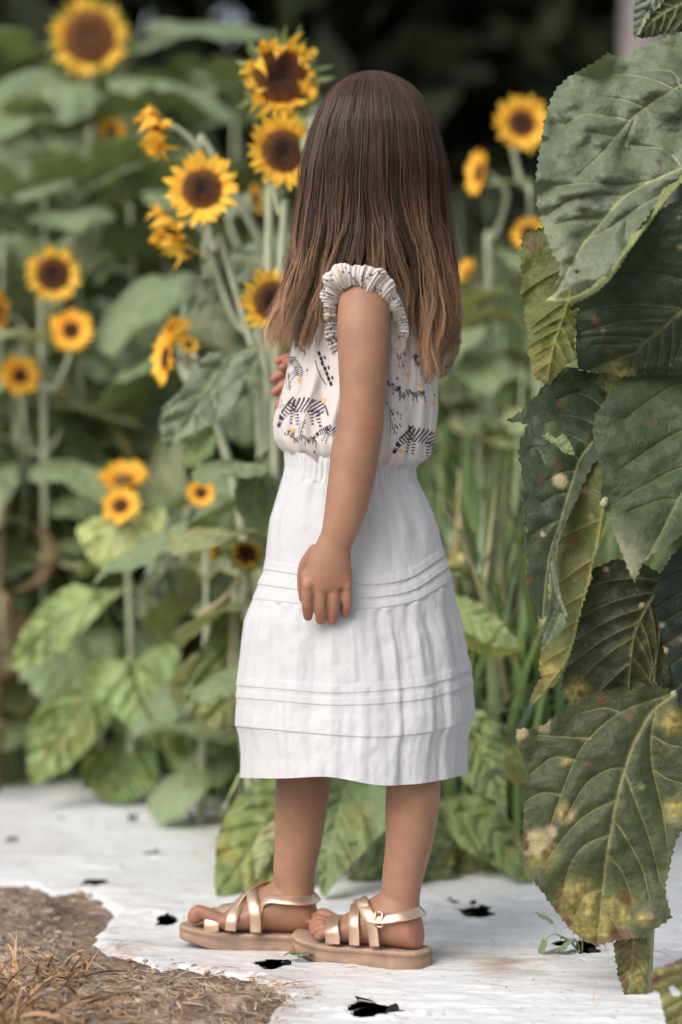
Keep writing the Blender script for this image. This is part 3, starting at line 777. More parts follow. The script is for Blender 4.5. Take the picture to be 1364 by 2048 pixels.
# gathered ruffle round the near armhole, and one round the far one
def ruffle(loop, wid, name, seed, outn):
    c = spline(np.vstack([loop, loop[:1]]), 420)[:-1]; n = len(c)
    T = norm(np.roll(c, -1, 0) - np.roll(c, 1, 0)); cen = c.mean(0)
    out = norm(np.asarray(outn, float)); rad = norm(np.cross(T, out)); 
    if ((c - cen) * rad).sum() < 0: rad = -rad
    s = np.linspace(0, 2 * np.pi, n, endpoint=False); sc = np.stack([np.cos(s), np.sin(s)], -1)
    k1 = np.sin(19 * s + 8 * fbm(sc * 2.2, seed, 2)); k2 = fbm(sc * 6, seed + 1, 4); k4 = fbm(sc * 7, seed + 9, 3); k3 = np.sin(61 * s + 6 * fbm(sc * 3, seed + 5, 2))
    a = np.linspace(-.15, 1.0, 26) ; V = []
    wv = wid * (1 + .28 * fbm(sc * 3.5, seed + 2, 2)) * (.85 + .75 * smooth(0, .9, (c[:, 2] - cen[2]) / np.ptp(c[:, 2]) * 2))
    for t in a:
        ph = t * math.pi * .95
        o = np.sin(ph) * wv * .30 + (k1 * .0009 + k2 * .0060 + k3 * .0009) * (1.0 if t < .9 else .7)
        r_ = (t - .25) * wv + (.0012 * k3 + .0010 * k1 + .0045 * k4) * np.sin(ph)
        V.append(c + rad * r_[:, None] + out * o[:, None])
    V = np.array(V)
    cc = np.tile(cloth, (V.shape[0], n, 1)) 
    rr = np.random.default_rng(seed)
    for k in range(70):
        i, j = rr.integers(4, 24), rr.integers(0, n); L = rr.integers(4, 13); sl = rr.uniform(-1.2, 1.2)
        for q_ in range(L):
            ii = int(np.clip(i + sl * q_, 0, 25)); cc[ii, (j + q_) % n] = inkc
            if rr.random() < .5: cc[min(ii + 1, 25), (j + q_) % n] = inkc
    for k in range(5):
        i, j = rr.integers(5, 20), rr.integers(0, n); cc[i:i + 4, j:j + 5] = amb
    return mk(name, V.reshape(-1, 3), grid_faces(26, n, True), M['blouse'], {'col': cc.reshape(-1, 3)}, parent=blouse)
loop = np.array([P(*q) for q in ((668, 585, 2.768), (676, 566, 2.756), (698, 556, 2.748), (732, 560, 2.746), (762, 582, 2.750), (786, 612, 2.762), (799, 646, 2.778), (798, 676, 2.788), (780, 705, 2.796), (735, 722, 2.800), (692, 712, 2.798), (672, 680, 2.790), (664, 640, 2.782), (663, 608, 2.775))])
ruffle(loop, .0150, 'sleeve_ruffle', 5, (-.10, -.97, .12))
loop2 = RS + np.array([[.012 * math.cos(a) + .030 * math.sin(a) * 0 + .006, .012 * math.cos(a), .0] for a in np.linspace(0, 2 * np.pi, 12, endpoint=False)])
ax1 = norm(np.array([.10, .95, 0.])); ax2 = np.array([0, 0, 1.])
cen2 = np.array([.110, 2.985, .742])
loop2 = np.array([cen2 + .032 * math.cos(a) * norm(np.array([.80, -.5, 0])) + .048 * math.sin(a) * ax2 for a in np.linspace(0, 2 * np.pi, 12, endpoint=False)])
ruffle(loop2, .016, 'sleeve_ruffle', 8, (.45, .85, .05))

# ------------------------------------------------------------------ sandals
def sandal(ft, name='sandal'):
    # outline in (along, to her left); the outer side is +k
    o = np.array([[-.008, .0], [-.004, .016], [.010, .026], [.040, .0285], [.075, .033], [.105, .040], [.130, .040], [.150, .033], [.163, .018], [.169, .0], [.170, -.014], [.164, -.028], [.148, -.036], [.120, -.0375], [.085, -.030], [.050, -.0265], [.012, -.0255], [-.004, -.016]])
    o[:, 1] *= ft.k
    c = spline(np.vstack([o, o[:1]]), 121)[:-1]; n = len(c); m = c.mean(0)
    prof = [(.90, .0005), (.985, .0015), (1.0, .004), (1.0, .012), (.997, .0185), (1.004, .0195), (1.0, .0235), (.985, .0255), (.95, .0262), (.5, .0255)]
    V = []
    for k, z in prof:
        q_ = m + (c - m) * (1 - (1 - k) * np.array([.5, 1.0]))
        jit = .0004 * fbm(np.stack([q_[:, 0] * 150, q_[:, 1] * 150, np.full(n, z * 400)], -1), 4)
        V.append(ft.at(q_[:, 0], q_[:, 1] + jit, z * (.92 - .16 * smooth(.08, .17, q_[:, 0])) + spring(q_[:, 0]) * (1.25 if z < .015 else 1)))
    V = np.array(V); k = np.arange(n); k2 = (k + 1) % n; R = len(prof)
    W = np.vstack([V.reshape(-1, 3), ft.at(m[0], m[1], .0005)[None], ft.at(m[0], m[1], .0255)[None]])
    so_ = mk(name, W, [grid_faces(R, n, True), np.vstack([np.stack([k2, k, np.full(n, R * n)], 1), np.stack([(R - 1) * n + k, (R - 1) * n + k2, np.full(n, R * n + 1)], 1)])], M['sole'], {'col': np.concatenate([np.repeat(np.array([[.07, .05, .04], [.10, .07, .05], [.24, .15, .10], [.29, .185, .12], [.24, .15, .10], [.15, .095, .062], [.27, .17, .11], [.33, .22, .15], [.31, .21, .145], [.27, .18, .125]]), n, 0), [[.07, .05, .04], [.27, .18, .125]]])}, parent=person)
    def strap(pts, wid, off=.0012):
        """pts: (along, across -1..1 over the foot section: -1 inner sole edge, 0 top, +1 outer edge, extra height)"""
        p = spline(np.asarray(pts, float), 44); a_, u, ex = p.T
        ang = u * np.pi / 2
        hw, ht = foot_w(a_) + .0022 + off, foot_h(a_)
        yy = np.sin(ang) * hw * (1 - .35 * np.maximum(np.cos(ang), 0) ** 1.5) * ft.k
        zz = Z0 + spring(a_) + ht * .5 + np.cos(ang) * (ht * .5 + off) 
        low = np.abs(u) > 1
        zz = np.where(low, Z0 + ht * .5 - (np.abs(u) - 1) * (ht * .5 + .004), zz); yy = np.where(low, np.sign(u) * hw * ft.k, yy)
        zz = zz + ex
        c_ = ft.at(a_, yy, zz)
        T = norm(np.gradient(c_, axis=0)); cen = ft.at(a_, yy * 0, Z0 + ht * .45); Nn = norm(c_ - cen); Nn = norm(Nn - (Nn * T).sum(1)[:, None] * T); B = np.cross(T, Nn)
        w_ = wid / 2; V = []
        for bx, nz in ((-1, 0), (-1.0, .0014), (-.9, .002), (-.3, .0024), (.3, .0024), (.9, .002), (1, .0014), (1, 0)): V.append(c_ + B * bx * w_ + Nn * nz)
        V = np.stack(V, 1); nn = V.shape[1]
        v = V.reshape(-1, 3); f = grid_faces(len(c_), nn, True)
        return mk('strap', v, f, M['gold'], parent=so_)
    strap([(.126, -1.5, 0), (.126, -1, 0), (.122, -.5, 0), (.114, 0, .001), (.106, .5, 0), (.099, 1, 0), (.098, 1.6, 0)], .019)
    strap([(.100, -1.5, 0), (.099, -1, 0), (.094, -.4, .001), (.086, 0, .001), (.078, .5, .001), (.072, 1, 0), (.071, 1.7, 0)], .0135)
    strap([(.070, -1.7, 0), (.071, -1, .0), (.078, -.5, .002), (.083, 0, .0035), (.072, .4, .003), (.058, .75, .001), (.050, 1.05, 0), (.046, 1.75, 0)], .0135)
    # ankle strap: from the inner front over the instep and round the heel
    c_ = []
    for q_ in ((.105, -.031, .012), (.097, -.020, .029), (.086, -.004, .047), (.070, .016, .053), (.056, .0290, .038), (.037, .0305, .037), (.020, .0265, .040), (.009, .015, .042), (.0055, .0, .043), (.009, -.015, .042), (.020, -.0265, .042), (.036, -.0300, .043), (.055, -.0285, .043), (.066, -.026, .034), (.070, -.030, .012)):
        c_.append(ft.at(q_[0], q_[1] * ft.k, Z0 + q_[2]))
    c_ = spline(c_, 110); T = norm(np.gradient(c_, axis=0)); cen = ft.at(.045, 0, 0); Nn = c_ - cen; Nn[:, 2] = np.maximum(Nn[:, 2] - .05, .0) * 2.2; Nn = norm(Nn); Nn = norm(Nn - (Nn * T).sum(1)[:, None] * T); B = np.cross(T, Nn)
    V = np.stack([c_ + B * bx * .0066 + Nn * nz for bx, nz in ((-1, 0), (-1, .0014), (-.9, .002), (-.3, .0024), (.3, .0024), (.9, .002), (1, .0014), (1, 0))], 1)
    mk('strap', V.reshape(-1, 3), grid_faces(len(c_), 8, True), M['gold'], parent=so_)
    # buckle loop on the outer ankle
    b0 = ft.at(.040, .0335 * ft.k, Z0 + .037); 
    g = Geo()
    pts = [b0 + ft.D * a + np.array([0, 0, 1]) * b for a, b in ((-.0045, -.0085), (.0045, -.0085), (.0045, .0085), (-.0045, .0085))]
    for k in range(4): g.add(*tube([pts[k], pts[(k + 1) % 4]], .0013, 8))
    g.build('buckle', M['gold'], so_)
    return so_
sandal(footL); sandal(footR)

# ------------------------------------------------------------------ hair
hy = np.array([143, 147, 155, 175, 205, 260, 340, 420, 520, 600, 660, 760], float)
hxl = np.array([738, 716, 696, 668, 646, 624, 606, 598, 588, 572, 560, 550], float)
hxr = np.array([752, 774, 796, 826, 850, 874, 889, 893, 902, 910, 914, 916], float)
hdp = np.array([.004, .020, .034, .056, .074, .090, .096, .095, .092, .094, .098, .098])
def hair(nst, seed, thick, fly=0.0, front=False):
    g = np.random.default_rng(seed); NS = 26
    phi = g.uniform(-1.72, 2.66, nst)
    if front: phi = g.uniform(2.60, 4.62, nst)
    lay = 1 - .26 * g.random(nst) ** 1.6
    # length: where each lock ends (row in the photo)
    side = np.where(np.sin(phi) * 150 + 748 < 727, 0, 1)
    sx = np.sin(phi)
    yend = np.where(side == 0, np.interp(sx, [-1, -.7, -.35, -.12], [676, 676, 672, 610]), np.interp(sx, [-.15, .05, .3, .5, .65, .8, 1], [550, 606, 680, 730, 748, 712, 655]))
    yend = np.where(np.cos(phi) < 0, np.where(sx < 0, 640, 700), yend)
    cen_ = np.sort(np.random.default_rng(3).uniform(-1.75, 2.70, 120)); cl = np.clip(np.searchsorted(cen_, phi + g.normal(0, .02, nst)), 0, 119); crnd = lambda k: _hash(cl.astype(np.int64) + 5000, np.full(nst, k, np.int64), np.zeros(nst, np.int64), 5)
    yend = yend + 62 * (crnd(1) - .5) + g.normal(0, 10, nst) - 95 * g.random(nst) ** 2.0 - 110 * (g.random(nst) < .10) * g.random(nst)
    if front: yend = np.interp(phi, [2.6, 3.0, 3.6, 4.2, 4.62], [330, 236, 205, 236, 330]) + g.normal(0, 7, nst)
    y0 = 143 + np.where(g.random(nst) < .55, g.random(nst) * 8, g.random(nst) ** 1.3 * (40 if front else 150))
    lay = np.where(y0 > 160, np.minimum(lay, .90), lay)
    t = np.linspace(0, 1, NS)[None, :]
    e = np.where(y0 < 160, 1.7, 1.2)[:, None]
    y = y0[:, None] + (yend - y0)[:, None] * t ** e
    xl_, xr_, dp = np.interp(y, hy, hxl), np.interp(y, hy, hxr), np.interp(y, hy, hdp)
    hang = smooth(330, 640, y)
    clc = cen_[cl]
    # locks gather as they hang
    ph = phi[:, None] + (clc - phi)[:, None] * .62 * hang * (.4 + .9 * crnd(6))[:, None] + (.05 * (crnd(2) - .5))[:, None] * smooth(250, 600, y)
    ph = ph + .035 * fbm(np.stack([phi[:, None] * 9 + 0 * y, y * .006, lay[:, None] * 4 + 0 * y], -1), 77, 2) * (1 + 1.6 * hang) + .05 * fbm(np.stack([cl[:, None] * 3.3 + 0 * y, y * .009], -1), 88, 2) * hang + .016 * np.sin(y * .05 + 6.28 * crnd(7)[:, None]) * hang
    rad = lay[:, None] + (.10 * (crnd(3) - .5))[:, None] * smooth(190, 420, y) + .02 * fbm(np.stack([phi[:, None] * 20 + 0 * y, y * .008], -1), 78, 2)
    if fly:
        ph = ph + fly * fbm(np.stack([np.arange(nst)[:, None] * 3.7 + 0 * y, y * .007], -1), 90, 2) * t
        rad = rad + np.abs(fly * .9 * fbm(np.stack([np.arange(nst)[:, None] * 5.1 + 0 * y, y * .006], -1), 91, 2)) * t ** .7 + .01
    x = (xl_ + xr_) / 2 + (xr_ - xl_) / 2 * np.sin(ph) * rad
    d = 2.872 - dp * np.cos(ph) * rad
    # parted by the near shoulder: one part falls in front of it, one behind
    wsh = smooth(400, 640, y) * (np.cos(phi) > -.2)[:, None]
    xs = np.where(side[:, None] == 0, 578 + (x - 590) * .85, 795 + (x - 722) * .62)
    mid = (np.abs(sx + .08) < .16)[:, None] & (g.random(nst) < .38)[:, None]
    x = x + (xs - x) * wsh * np.where(mid, .15, 1)
    # rest on the shoulder and the back instead of going through
    d = d - .022 * smooth(430, 560, y) * np.exp(-((x - 735) / 60) ** 2)
    x = x + hang * (9 * np.sin(y / 62 + 6.28 * crnd(9)[:, None]) + 6 * np.sin(y / 33 + 6.28 * crnd(10)[:, None]) + 5 * fbm(np.stack([np.arange(nst)[:, None] * 1.7 + 0 * y, y * .012], -1), 93, 2)) - 16 * smooth(560, 680, y) * (side == 0)[:, None]
    d = d - .010 * hang * (crnd(11)[:, None] - .3)
    pz = H - (y - HOR) * 2.872 / F
    p = np.stack([(x - 682) * 2.872 / F, d, pz], -1)
    T = norm(np.gradient(p, axis=1)); cen = np.stack([np.full_like(x, .039), np.full_like(x, 2.872), pz], -1)
    out = norm(p - cen + [0, 0, .01]); n1 = norm(np.cross(T, out)); n2 = np.cross(n1, T)
    rr = thick * (.55 + .45 * np.sin(np.pi * np.clip(t * .9 + .1, 0, 1)) ** .5) * (1 - .75 * smooth(.8, 1, t)) * g.uniform(.7, 1.3, nst)[:, None]
    V = np.stack([p + rr[..., None] * (math.cos(a) * n1 + math.sin(a) * n2) for a in (math.pi / 2, math.pi / 2 + 2.094, math.pi / 2 + 4.189)], 2)
    base = (np.arange(nst) * NS * 3)[:, None, None]; i = np.arange(NS - 1)[None, :, None] * 3; j = np.arange(3)[None, None, :]; j2 = (j + 1) % 3
    f = np.stack([base + i + j, base + i + j2, base + i + 3 + j2, base + i + 3 + j], -1).reshape(-1, 4)
    # pigment: dark brown at the root, caramel at the ends
    kk = [150, 380, 470, 560, 640, 740]
    yt = y + (90 * (crnd(8) - .5) + g.normal(0, 26, nst))[:, None]; tone = np.stack([np.interp(yt, kk, c) for c in ((.052, .047, .090, .190, .285, .35), (.031, .027, .050, .108, .166, .21), (.022, .018, .030, .061, .096, .123))], -1)
    v = (.55 + .9 * crnd(4))[:, None, None] * g.uniform(.6, 1.5, nst)[:, None, None]
    tone = tone * (1 + (v - 1) * smooth(150, 500, y)[..., None] * 1.0 + (v - 1) * .35)
    light = ((g.random(nst) < .06) | ((np.abs(sx + .08) < .16) & (g.random(nst) < .3)))[:, None, None] * smooth(380, 560, y)[..., None]
    tone = tone * (1 + .7 * light)
    return V.reshape(-1, 3), f, np.repeat(tone[:, :, None, :], 3, 2).reshape(-1, 3)
HG = Geo()
v, f, c = hair(2200, 14, .00056, front=True); HG.add(v, f, col=c)
v, f, c = hair(17000, 11, .00056); HG.add(v, f, col=c)
v, f, c = hair(1100, 12, .00030, .18); HG.add(v, f, col=c)
# the solid mass under the locks (the face side stays open)
ph = np.linspace(-1.70, 2.64, 90); yy = np.concatenate([np.linspace(150, 300, 30), np.linspace(310, 530, 20)])
PH, YY = np.meshgrid(ph, yy, indexing='xy')
xl_, xr_, dp = np.interp(YY, hy, hxl), np.interp(YY, hy, hxr), np.interp(YY, hy, hdp)
k = np.where(YY < 300, .86, .86 - .30 * smooth(300, 560, YY))
x = (xl_ + xr_) / 2 + (xr_ - xl_) / 2 * np.sin(PH) * k; d = 2.872 - dp * np.cos(PH) * k
HG.add(np.stack([(x - 682) * 2.872 / F, d, H - (YY - HOR) * 2.872 / F], -1).reshape(-1, 3), grid_faces(len(yy), len(ph)), col=.7 * np.stack([np.interp(YY, [150, 380, 470, 560], c_) for c_ in ((.05, .05, .10, .225), (.031, .028, .054, .12), (.023, .02, .033, .064))], -1).reshape(-1, 3))
HG.build('hair', M['hair'], person)
# ------------------------------------------------------------------ leaves
GREEN = np.array([.175, .228, .118]); PALE = np.array([.29, .315, .165]); OLIVE = np.array([.225, .23, .075]); DARK = np.array([.108, .148, .080])
YELLOW = np.array([.33, .265, .075]); BROWN = np.array([.11, .06, .03]); VEIN = np.array([.27, .30, .15]); TAN = np.array([.42, .33, .19])

def resample(p, step, closed=True):
    p = np.asarray(p, float)
    if closed: p = np.vstack([p, p[:1]])
    s = np.concatenate([[0], np.cumsum(np.linalg.norm(np.diff(p, axis=0), axis=1))])
    n = max(3, int(round(s[-1] / step))); t = np.linspace(0, s[-1], n + 1)
    q = np.stack([np.interp(t, s, p[:, k]) for k in (0, 1)], -1)
    return q[:-1] if closed else q

def dist_poly(q, p, wid=None):
    """distance of q to the polyline p; also the parameter 0..1 along it"""
    best = np.full(len(q), 1e9); par = np.zeros(len(q)); n = len(p) - 1
    for k in range(n):
        a, b = p[k], p[k + 1]; ab = b - a; t = np.clip(((q - a) @ ab) / max(ab @ ab, 1e-12), 0, 1)
        d = np.linalg.norm(q - a - t[:, None] * ab, axis=1); m = d < best
        best = np.where(m, d, best); par = np.where(m, (k + t) / n, par)
    return best, par

def inside(q, pg):
    ins = np.zeros(len(q), bool)
    for k in range(len(pg)):
        a, b = pg[k], pg[(k + 1) % len(pg)]
        if a[1] == b[1]: continue
        c = (a[1] > q[:, 1]) != (b[1] > q[:, 1])
        ins ^= c & (q[:, 0] < (b[0] - a[0]) * (q[:, 1] - a[1]) / (b[1] - a[1]) + a[0])
    return ins

def auto_veins(mid, outline, n=6, ang=48):
    """side veins off the midrib, bending towards the tip"""
    m = spline(mid, 60); out = []
    ts = np.linspace(.05, .82, n)
    size = max(np.ptp(outline[:, 0]), np.ptp(outline[:, 1]))
    for k, t in enumerate(ts):
        i = int(t * 59); tg = norm(m[min(i + 2, 59)] - m[max(i - 2, 0)])
        for s in (-1, 1):
            j = min(59, i + (2 if s > 0 else 0)); a = math.radians(ang + (14 if k == 0 else 0)) * s; p = m[j].copy(); pts = [p.copy()]
            for q in range(14):
                d = np.array([tg[0] * math.cos(a) - tg[1] * math.sin(a), tg[0] * math.sin(a) + tg[1] * math.cos(a)])
                p = p + d * size * .045; pts.append(p.copy()); a *= .94
                if not inside(p[None], outline)[0]: break
            out.append(np.array(pts))
    return out

def blade_mesh(outline, mid, step, seed, veins=None, teeth=(14, 3), holes=(), nv=6, vein_w=3.0, colour=GREEN, yellow=0.0, brown=0.0, spots=0.0, edge_brown=0.0, patches=(), pale_tip=0.0, vein_col=None, vein_amt=1.0, strict_veins=False):
    """2-D leaf blade: returns points, triangles, colours, quilt height (in outline units) and boundary distance"""
    g = np.random.default_rng(seed)
    o = np.asarray(outline, float); ob = resample(o, step)
    if teeth:
        per, am = teeth
        s = np.arange(len(ob)) * step / per + .6 * np.cumsum(g.normal(0, .05, len(ob)))
        tg = norm(np.roll(ob, -1, 0) - np.roll(ob, 1, 0)); nr = np.stack([tg[:, 1], -tg[:, 0]], -1)
        ar = np.sum(ob[:, 0] * np.roll(ob[:, 1], -1) - np.roll(ob[:, 0], -1) * ob[:, 1])
        if ar < 0: nr = -nr
        ob = ob + nr * (am * 1.25 * ((s % 1) ** 1.6 - .45) * (.9 + .9 * g.random(len(ob))))[:, None] + nr * (am * .9 * fbm(ob / (per * 3), seed, 2))[:, None]
    mid = np.asarray(mid, float)
    vs = [np.asarray(v, float) for v in (veins or [])]
    if not strict_veins: vs = vs + auto_veins(mid, o, nv)
    vs = [spline(v, max(6, 3 * len(v))) for v in vs]
    ms = spline(mid, 40)
    lo, hi = ob.min(0), ob.max(0)
    xs = np.arange(lo[0], hi[0], step); ys = np.arange(lo[1], hi[1], step * .87)
    gp = np.stack(np.meshgrid(xs, ys, indexing='ij'), -1); gp[:, ::2, 0] += step * .5; gp = gp.reshape(-1, 2) + g.uniform(-.12, .12, (gp.size // 2, 2)) * step
    vp = []
    for v in [ms] + vs:
        r = resample(v, step * .9, False); tg = norm(np.gradient(r, axis=0)); nr = np.stack([-tg[:, 1], tg[:, 0]], -1)
        for off in (-.9, 0, .9): vp.append(r + nr * off * vein_w * .75)
    vp = np.concatenate(vp)
    # keep grid points off the vein points
    cell = {}
    key = lambda p: (np.floor(p / step)).astype(int)
    occ = set(map(tuple, key(vp)))
    gp = gp[[tuple(k) not in occ for k in key(gp)]]
    pts = np.concatenate([gp, vp]); ins = inside(pts, ob); pts = pts[ins]
    bd = np.full(len(pts), 1e9)
    for k in range(0, len(ob)): bd = np.minimum(bd, np.linalg.norm(pts - ob[k], axis=1))
    pts = pts[bd > step * .55]
    hp_ = [resample(np.asarray(h, float), step * .8) for h in holes]
    allp = [ob] + hp_ + [pts]
    n0 = len(ob); E = [(k, (k + 1) % n0) for k in range(n0)]; b = n0
    for h in hp_:
        E += [(b + k, b + (k + 1) % len(h)) for k in range(len(h))]; b += len(h)
    V = np.concatenate(allp)
    res = delaunay_2d_cdt([Vector(p) for p in V], E, [], 0, 1e-5)
    q = np.array([tuple(p) for p in res[0]]); T = np.array([t for t in res[2] if len(t) == 3])
    cen = q[T].mean(1); ok = inside(cen, ob)
    for h in hp_: ok &= ~inside(cen, h)
    T = T[ok]
    a = q[T[:, 1]] - q[T[:, 0]]; c = q[T[:, 2]] - q[T[:, 0]]; fl = (a[:, 0] * c[:, 1] - a[:, 1] * c[:, 0]) < 0
    T[fl] = T[fl][:, ::-1]
    # distances
    dm, pm = dist_poly(q, ms); dv = np.full(len(q), 1e9); vmask = np.exp(-(dm / (vein_w * (1.25 - .75 * pm))) ** 2)
    for v in vs:
        d, p = dist_poly(q, v); dv = np.minimum(dv, d); vmask = np.maximum(vmask, .85 * np.exp(-(d / (vein_w * (.72 - .42 * p))) ** 2) * (1 - .6 * p))
    dn = np.minimum(dm, dv); bd = np.full(len(q), 1e9)
    for k in range(0, len(ob), 2): bd = np.minimum(bd, np.linalg.norm(q - ob[k], axis=1))
    size = max(hi - lo)
    quilt = 1 - np.exp(-dn / (size * .03))
    rel = (q - lo) / size
    # pigment
    big = fbm(rel * 4 + seed, seed, 3); fine = fbm(rel * 22 + seed, seed + 1, 3)
    net = np.abs(vnoise(rel * 46 + seed, seed + 2))                # fine vein net
    c = np.asarray(colour) * (1 + .22 * big + .14 * fine)[:, None]
    ye = yellow * smooth(-.1, .55, fbm(rel * 3.3 + 5 + seed, seed + 4, 4)) * (.55 + .9 * net)
    for (x, y, r, am, kind) in patches:
        if kind == 'y': ye = np.maximum(ye, am * np.exp(-(np.linalg.norm(q - [x, y], axis=1) / r) ** 2.4) * (.45 + 1.0 * net) * (.6 + .6 * fine + .3))
    ye = np.clip(ye, 0, 1)[:, None]
    c = c * (1 - ye) + YELLOW * ye
    if pale_tip: 
        k = pale_tip * smooth(.55, 1, pm)[:, None]; c = c * (1 - k) + np.array([.36, .34, .22]) * k
    tn = np.zeros(len(q)); br = brown * smooth(.2, .5, fbm(rel * 5 + 9 + seed, seed + 6, 4))
    br = np.maximum(br, edge_brown * np.exp(-bd / (size * .02)) * smooth(-.15, .3, fbm(rel * 5 + 2, seed + 8, 3)))
    sp = [(q[g.integers(len(q))], size * g.uniform(.002, .008)) for _ in range(int(18 * spots))]
    for c0, r0 in sp: br = np.maximum(br, .8 * np.exp(-(np.linalg.norm(q - c0, axis=1) / r0) ** 2))
    for (x, y, r, am, kind) in patches:
        e = am * smooth(.2, .7, np.exp(-(np.linalg.norm(q - [x, y], axis=1) / r * (1 + .5 * fine)) ** 2))
        if kind == 'b': br = np.maximum(br, e)
        if kind == 't': tn = np.maximum(tn, e)
    for c0, r0 in sp[::2]: tn = np.maximum(tn, .7 * np.exp(-(np.linalg.norm(q - c0 - r0 * .5, axis=1) / r0 / 1.5) ** 2))
    c = c * (1 - tn[:, None]) + TAN * tn[:, None]
    br = np.clip(br, 0, 1)[:, None]; c = c * (1 - br) + BROWN * (1 + .5 * fine[:, None]) * br
    vm = np.clip(vmask * vein_amt, 0, 1)[:, None] * (1 - .5 * br); c = c * (1 - .8 * vm) + (VEIN if vein_col is None else np.asarray(vein_col)) * .8 * vm
    return q, T, np.clip(c, .004, 1), quilt, bd, dm, pm, vmask, ob

def traced_leaf(parent, outline, mid, d0, gx=0.0, gy=0.0, cup=0.0, wave=.006, quilt=.004, seed=1, step=4.5, name='leaf', curl=0.0, under=False, flaps=(), bend=0.0, sag=0.0, label=None, ref=None, mat='leaf', **kw):
    """a leaf whose outline was measured on the photo; it stands at distance d0 with its own slope (gx, gy per pixel), cupping, waves and bulges between the veins"""
    q, T, c, qh, bd, dm, pm, vm, ob = blade_mesh(outline, mid, step, seed, **kw)
    cen = np.asarray(outline if ref is None else ref, float).mean(0); size = max(np.ptp(ob[:, 0]), np.ptp(ob[:, 1])); rel = (q - cen) / size
    d = d0 + gx * (q[:, 0] - cen[0]) + gy * (q[:, 1] - cen[1])
    d = d + cup * (dm / (size * .4)) ** 2 + bend * (pm ** 2) 
    d = d + wave * fbm(rel * 3 + seed, seed + 20, 3) * 2 + wave * .9 * fbm(rel * 9 + seed, seed + 22, 2) * np.exp(-bd / (size * .12))
    s = 1 if under else -1
    d = d + s * quilt * (qh - .5) - s * .0016 * vm + s * quilt * .35 * fbm(rel * 16 + seed, seed + 24, 3) - s * quilt * .25 * fbm(rel * [14, 34] + seed, seed + 25, 2)
    d = d - curl * np.exp(-bd / (size * .045))
    V = P(q[:, 0], q[:, 1], d)
    G = Geo(); G.add(V, T[:, ::-1] if under else T, col=c)
    ob_ = G.build(name, M[mat], parent)
    if label: ob_['label'] = label
    return ob_

# generic heart-shaped leaves, unit length, in a local frame: +y to the tip, +z up
def heart(w=.42):
    t = np.linspace(0, np.pi, 40)
    x = w * np.sin(t) ** .85 * (1 + .15 * np.cos(t)); y = .5 - .56 * np.cos(t) * (1 - .0 * t); y = y + .07 * np.exp(-(t / .3) ** 2)
    y = np.where(t > 2.2, y + .06 * ((t - 2.2) / .94) ** 2, y)
    return np.vstack([np.stack([x, y], -1), np.stack([-x[::-1], y[::-1]], -1)[1:-1]])
LEAFM = {}
def leaf_variant(key, seed, w=.42, droop=.35, fold=.15, colour=GREEN, **kw):
    sc = 200.0
    q, T, c, qh, bd, dm, pm, vm, ob = blade_mesh(heart(w) * sc, np.array([[0, 12], [2, 70], [-2, 140], [0, 208]]), 11, seed, teeth=(14, 3.2), nv=5, vein_w=3.4, colour=colour, **kw)
    q = q / sc; x, y = q[:, 0], q[:, 1]; size = 1.0
    z = -droop * y ** 2 + fold * np.abs(x) - fold * 1.1 * x ** 2 / w + .035 * fbm(q * 3 + seed, seed, 3) * 2 + .03 * fbm(q * 8 + seed, seed + 3, 2) * np.exp(-bd / sc / .08)
    z = z + .022 * (qh - .5) - .004 * vm - .10 * (np.abs(x) / w) ** 3 * (seed % 3 - .5)
    # bend along an arc so that the length is kept
    a = droop * 1.5 * y; yy = np.where(droop > .01, np.sin(a) / (droop * 1.5), y); zz = -(1 - np.cos(a)) / (droop * 1.5) if droop > .01 else 0 * y
    z = z + droop * y ** 2 + zz
    V = np.stack([x, yy, z], -1)
    pet = tube(spline(np.array([[0, .075, .0], [0, -.10, -.03], [0, -.28, -.12], [0, -.42, -.26]]), 9), [.010, .011, .012, .013, .014, .014, .015, .016, .017], 6)
    G = Geo(); G.add(V, T, col=c); G.add(pet[0], *pet[1:], col=[.19, .22, .10])
    o = G.build('leaf', M['leaf']); me = o.data; bpy.data.objects.remove(o); LEAFM[key] = me
for k in range(6): leaf_variant(('g', k), 100 + k, w=[.40, .44, .38, .46, .42, .36][k], droop=[.3, .5, .7, .25, .9, .55][k], fold=[.2, .1, .3, .15, .2, .35][k], colour=[GREEN, GREEN * 1.15, DARK * 1.3, GREEN * .9, PALE * .8, GREEN][k], spots=.3)
for k in range(4): leaf_variant(('y', k), 120 + k, w=[.42, .46, .38, .44][k], droop=[.5, .7, .9, .4][k], fold=[.2, .1, .25, .3][k], colour=[PALE * .85, GREEN * 1.4, OLIVE, PALE][k], yellow=[.5, .8, .7, .35][k], spots=.8, edge_brown=.5)
for k in range(3): leaf_variant(('b', k), 140 + k, w=[.26, .30, .22][k], droop=[1.0, 1.3, .8][k], fold=[.5, .6, .7][k], colour=[BROWN * 1.2, BROWN * 1.5, np.array([.13, .09, .04])][k], brown=.6)
def put_leaf(parent, key, o, dr, size, roll=0.0):
    """one leaf of a plant: o = where the stalk leaves the stem, dr = direction it grows"""
    me = LEAFM[key]; ob = bpy.data.objects.new('leaf', me); COL.objects.link(ob)
    y = Vector(norm(dr)); up = Vector((0, 0, 1)); x = y.cross(up)
    if x.length < .05: x = Vector((1, 0, 0))
    x.normalize(); z = x.cross(y); m = Matrix((x, y, z)).transposed().to_4x4() @ Matrix.Rotation(roll, 4, 'Y')
    m = m @ Matrix.Translation((0, .42, .26)); m = Matrix.Translation(Vector(o)) @ m.to_3x3().to_4x4() @ Matrix.Scale(size, 4) @ Matrix.Translation((0, .42, .26))
    ob.parent = parent; ob.matrix_basis = Matrix.Translation(-parent.location) @ m
    return ob

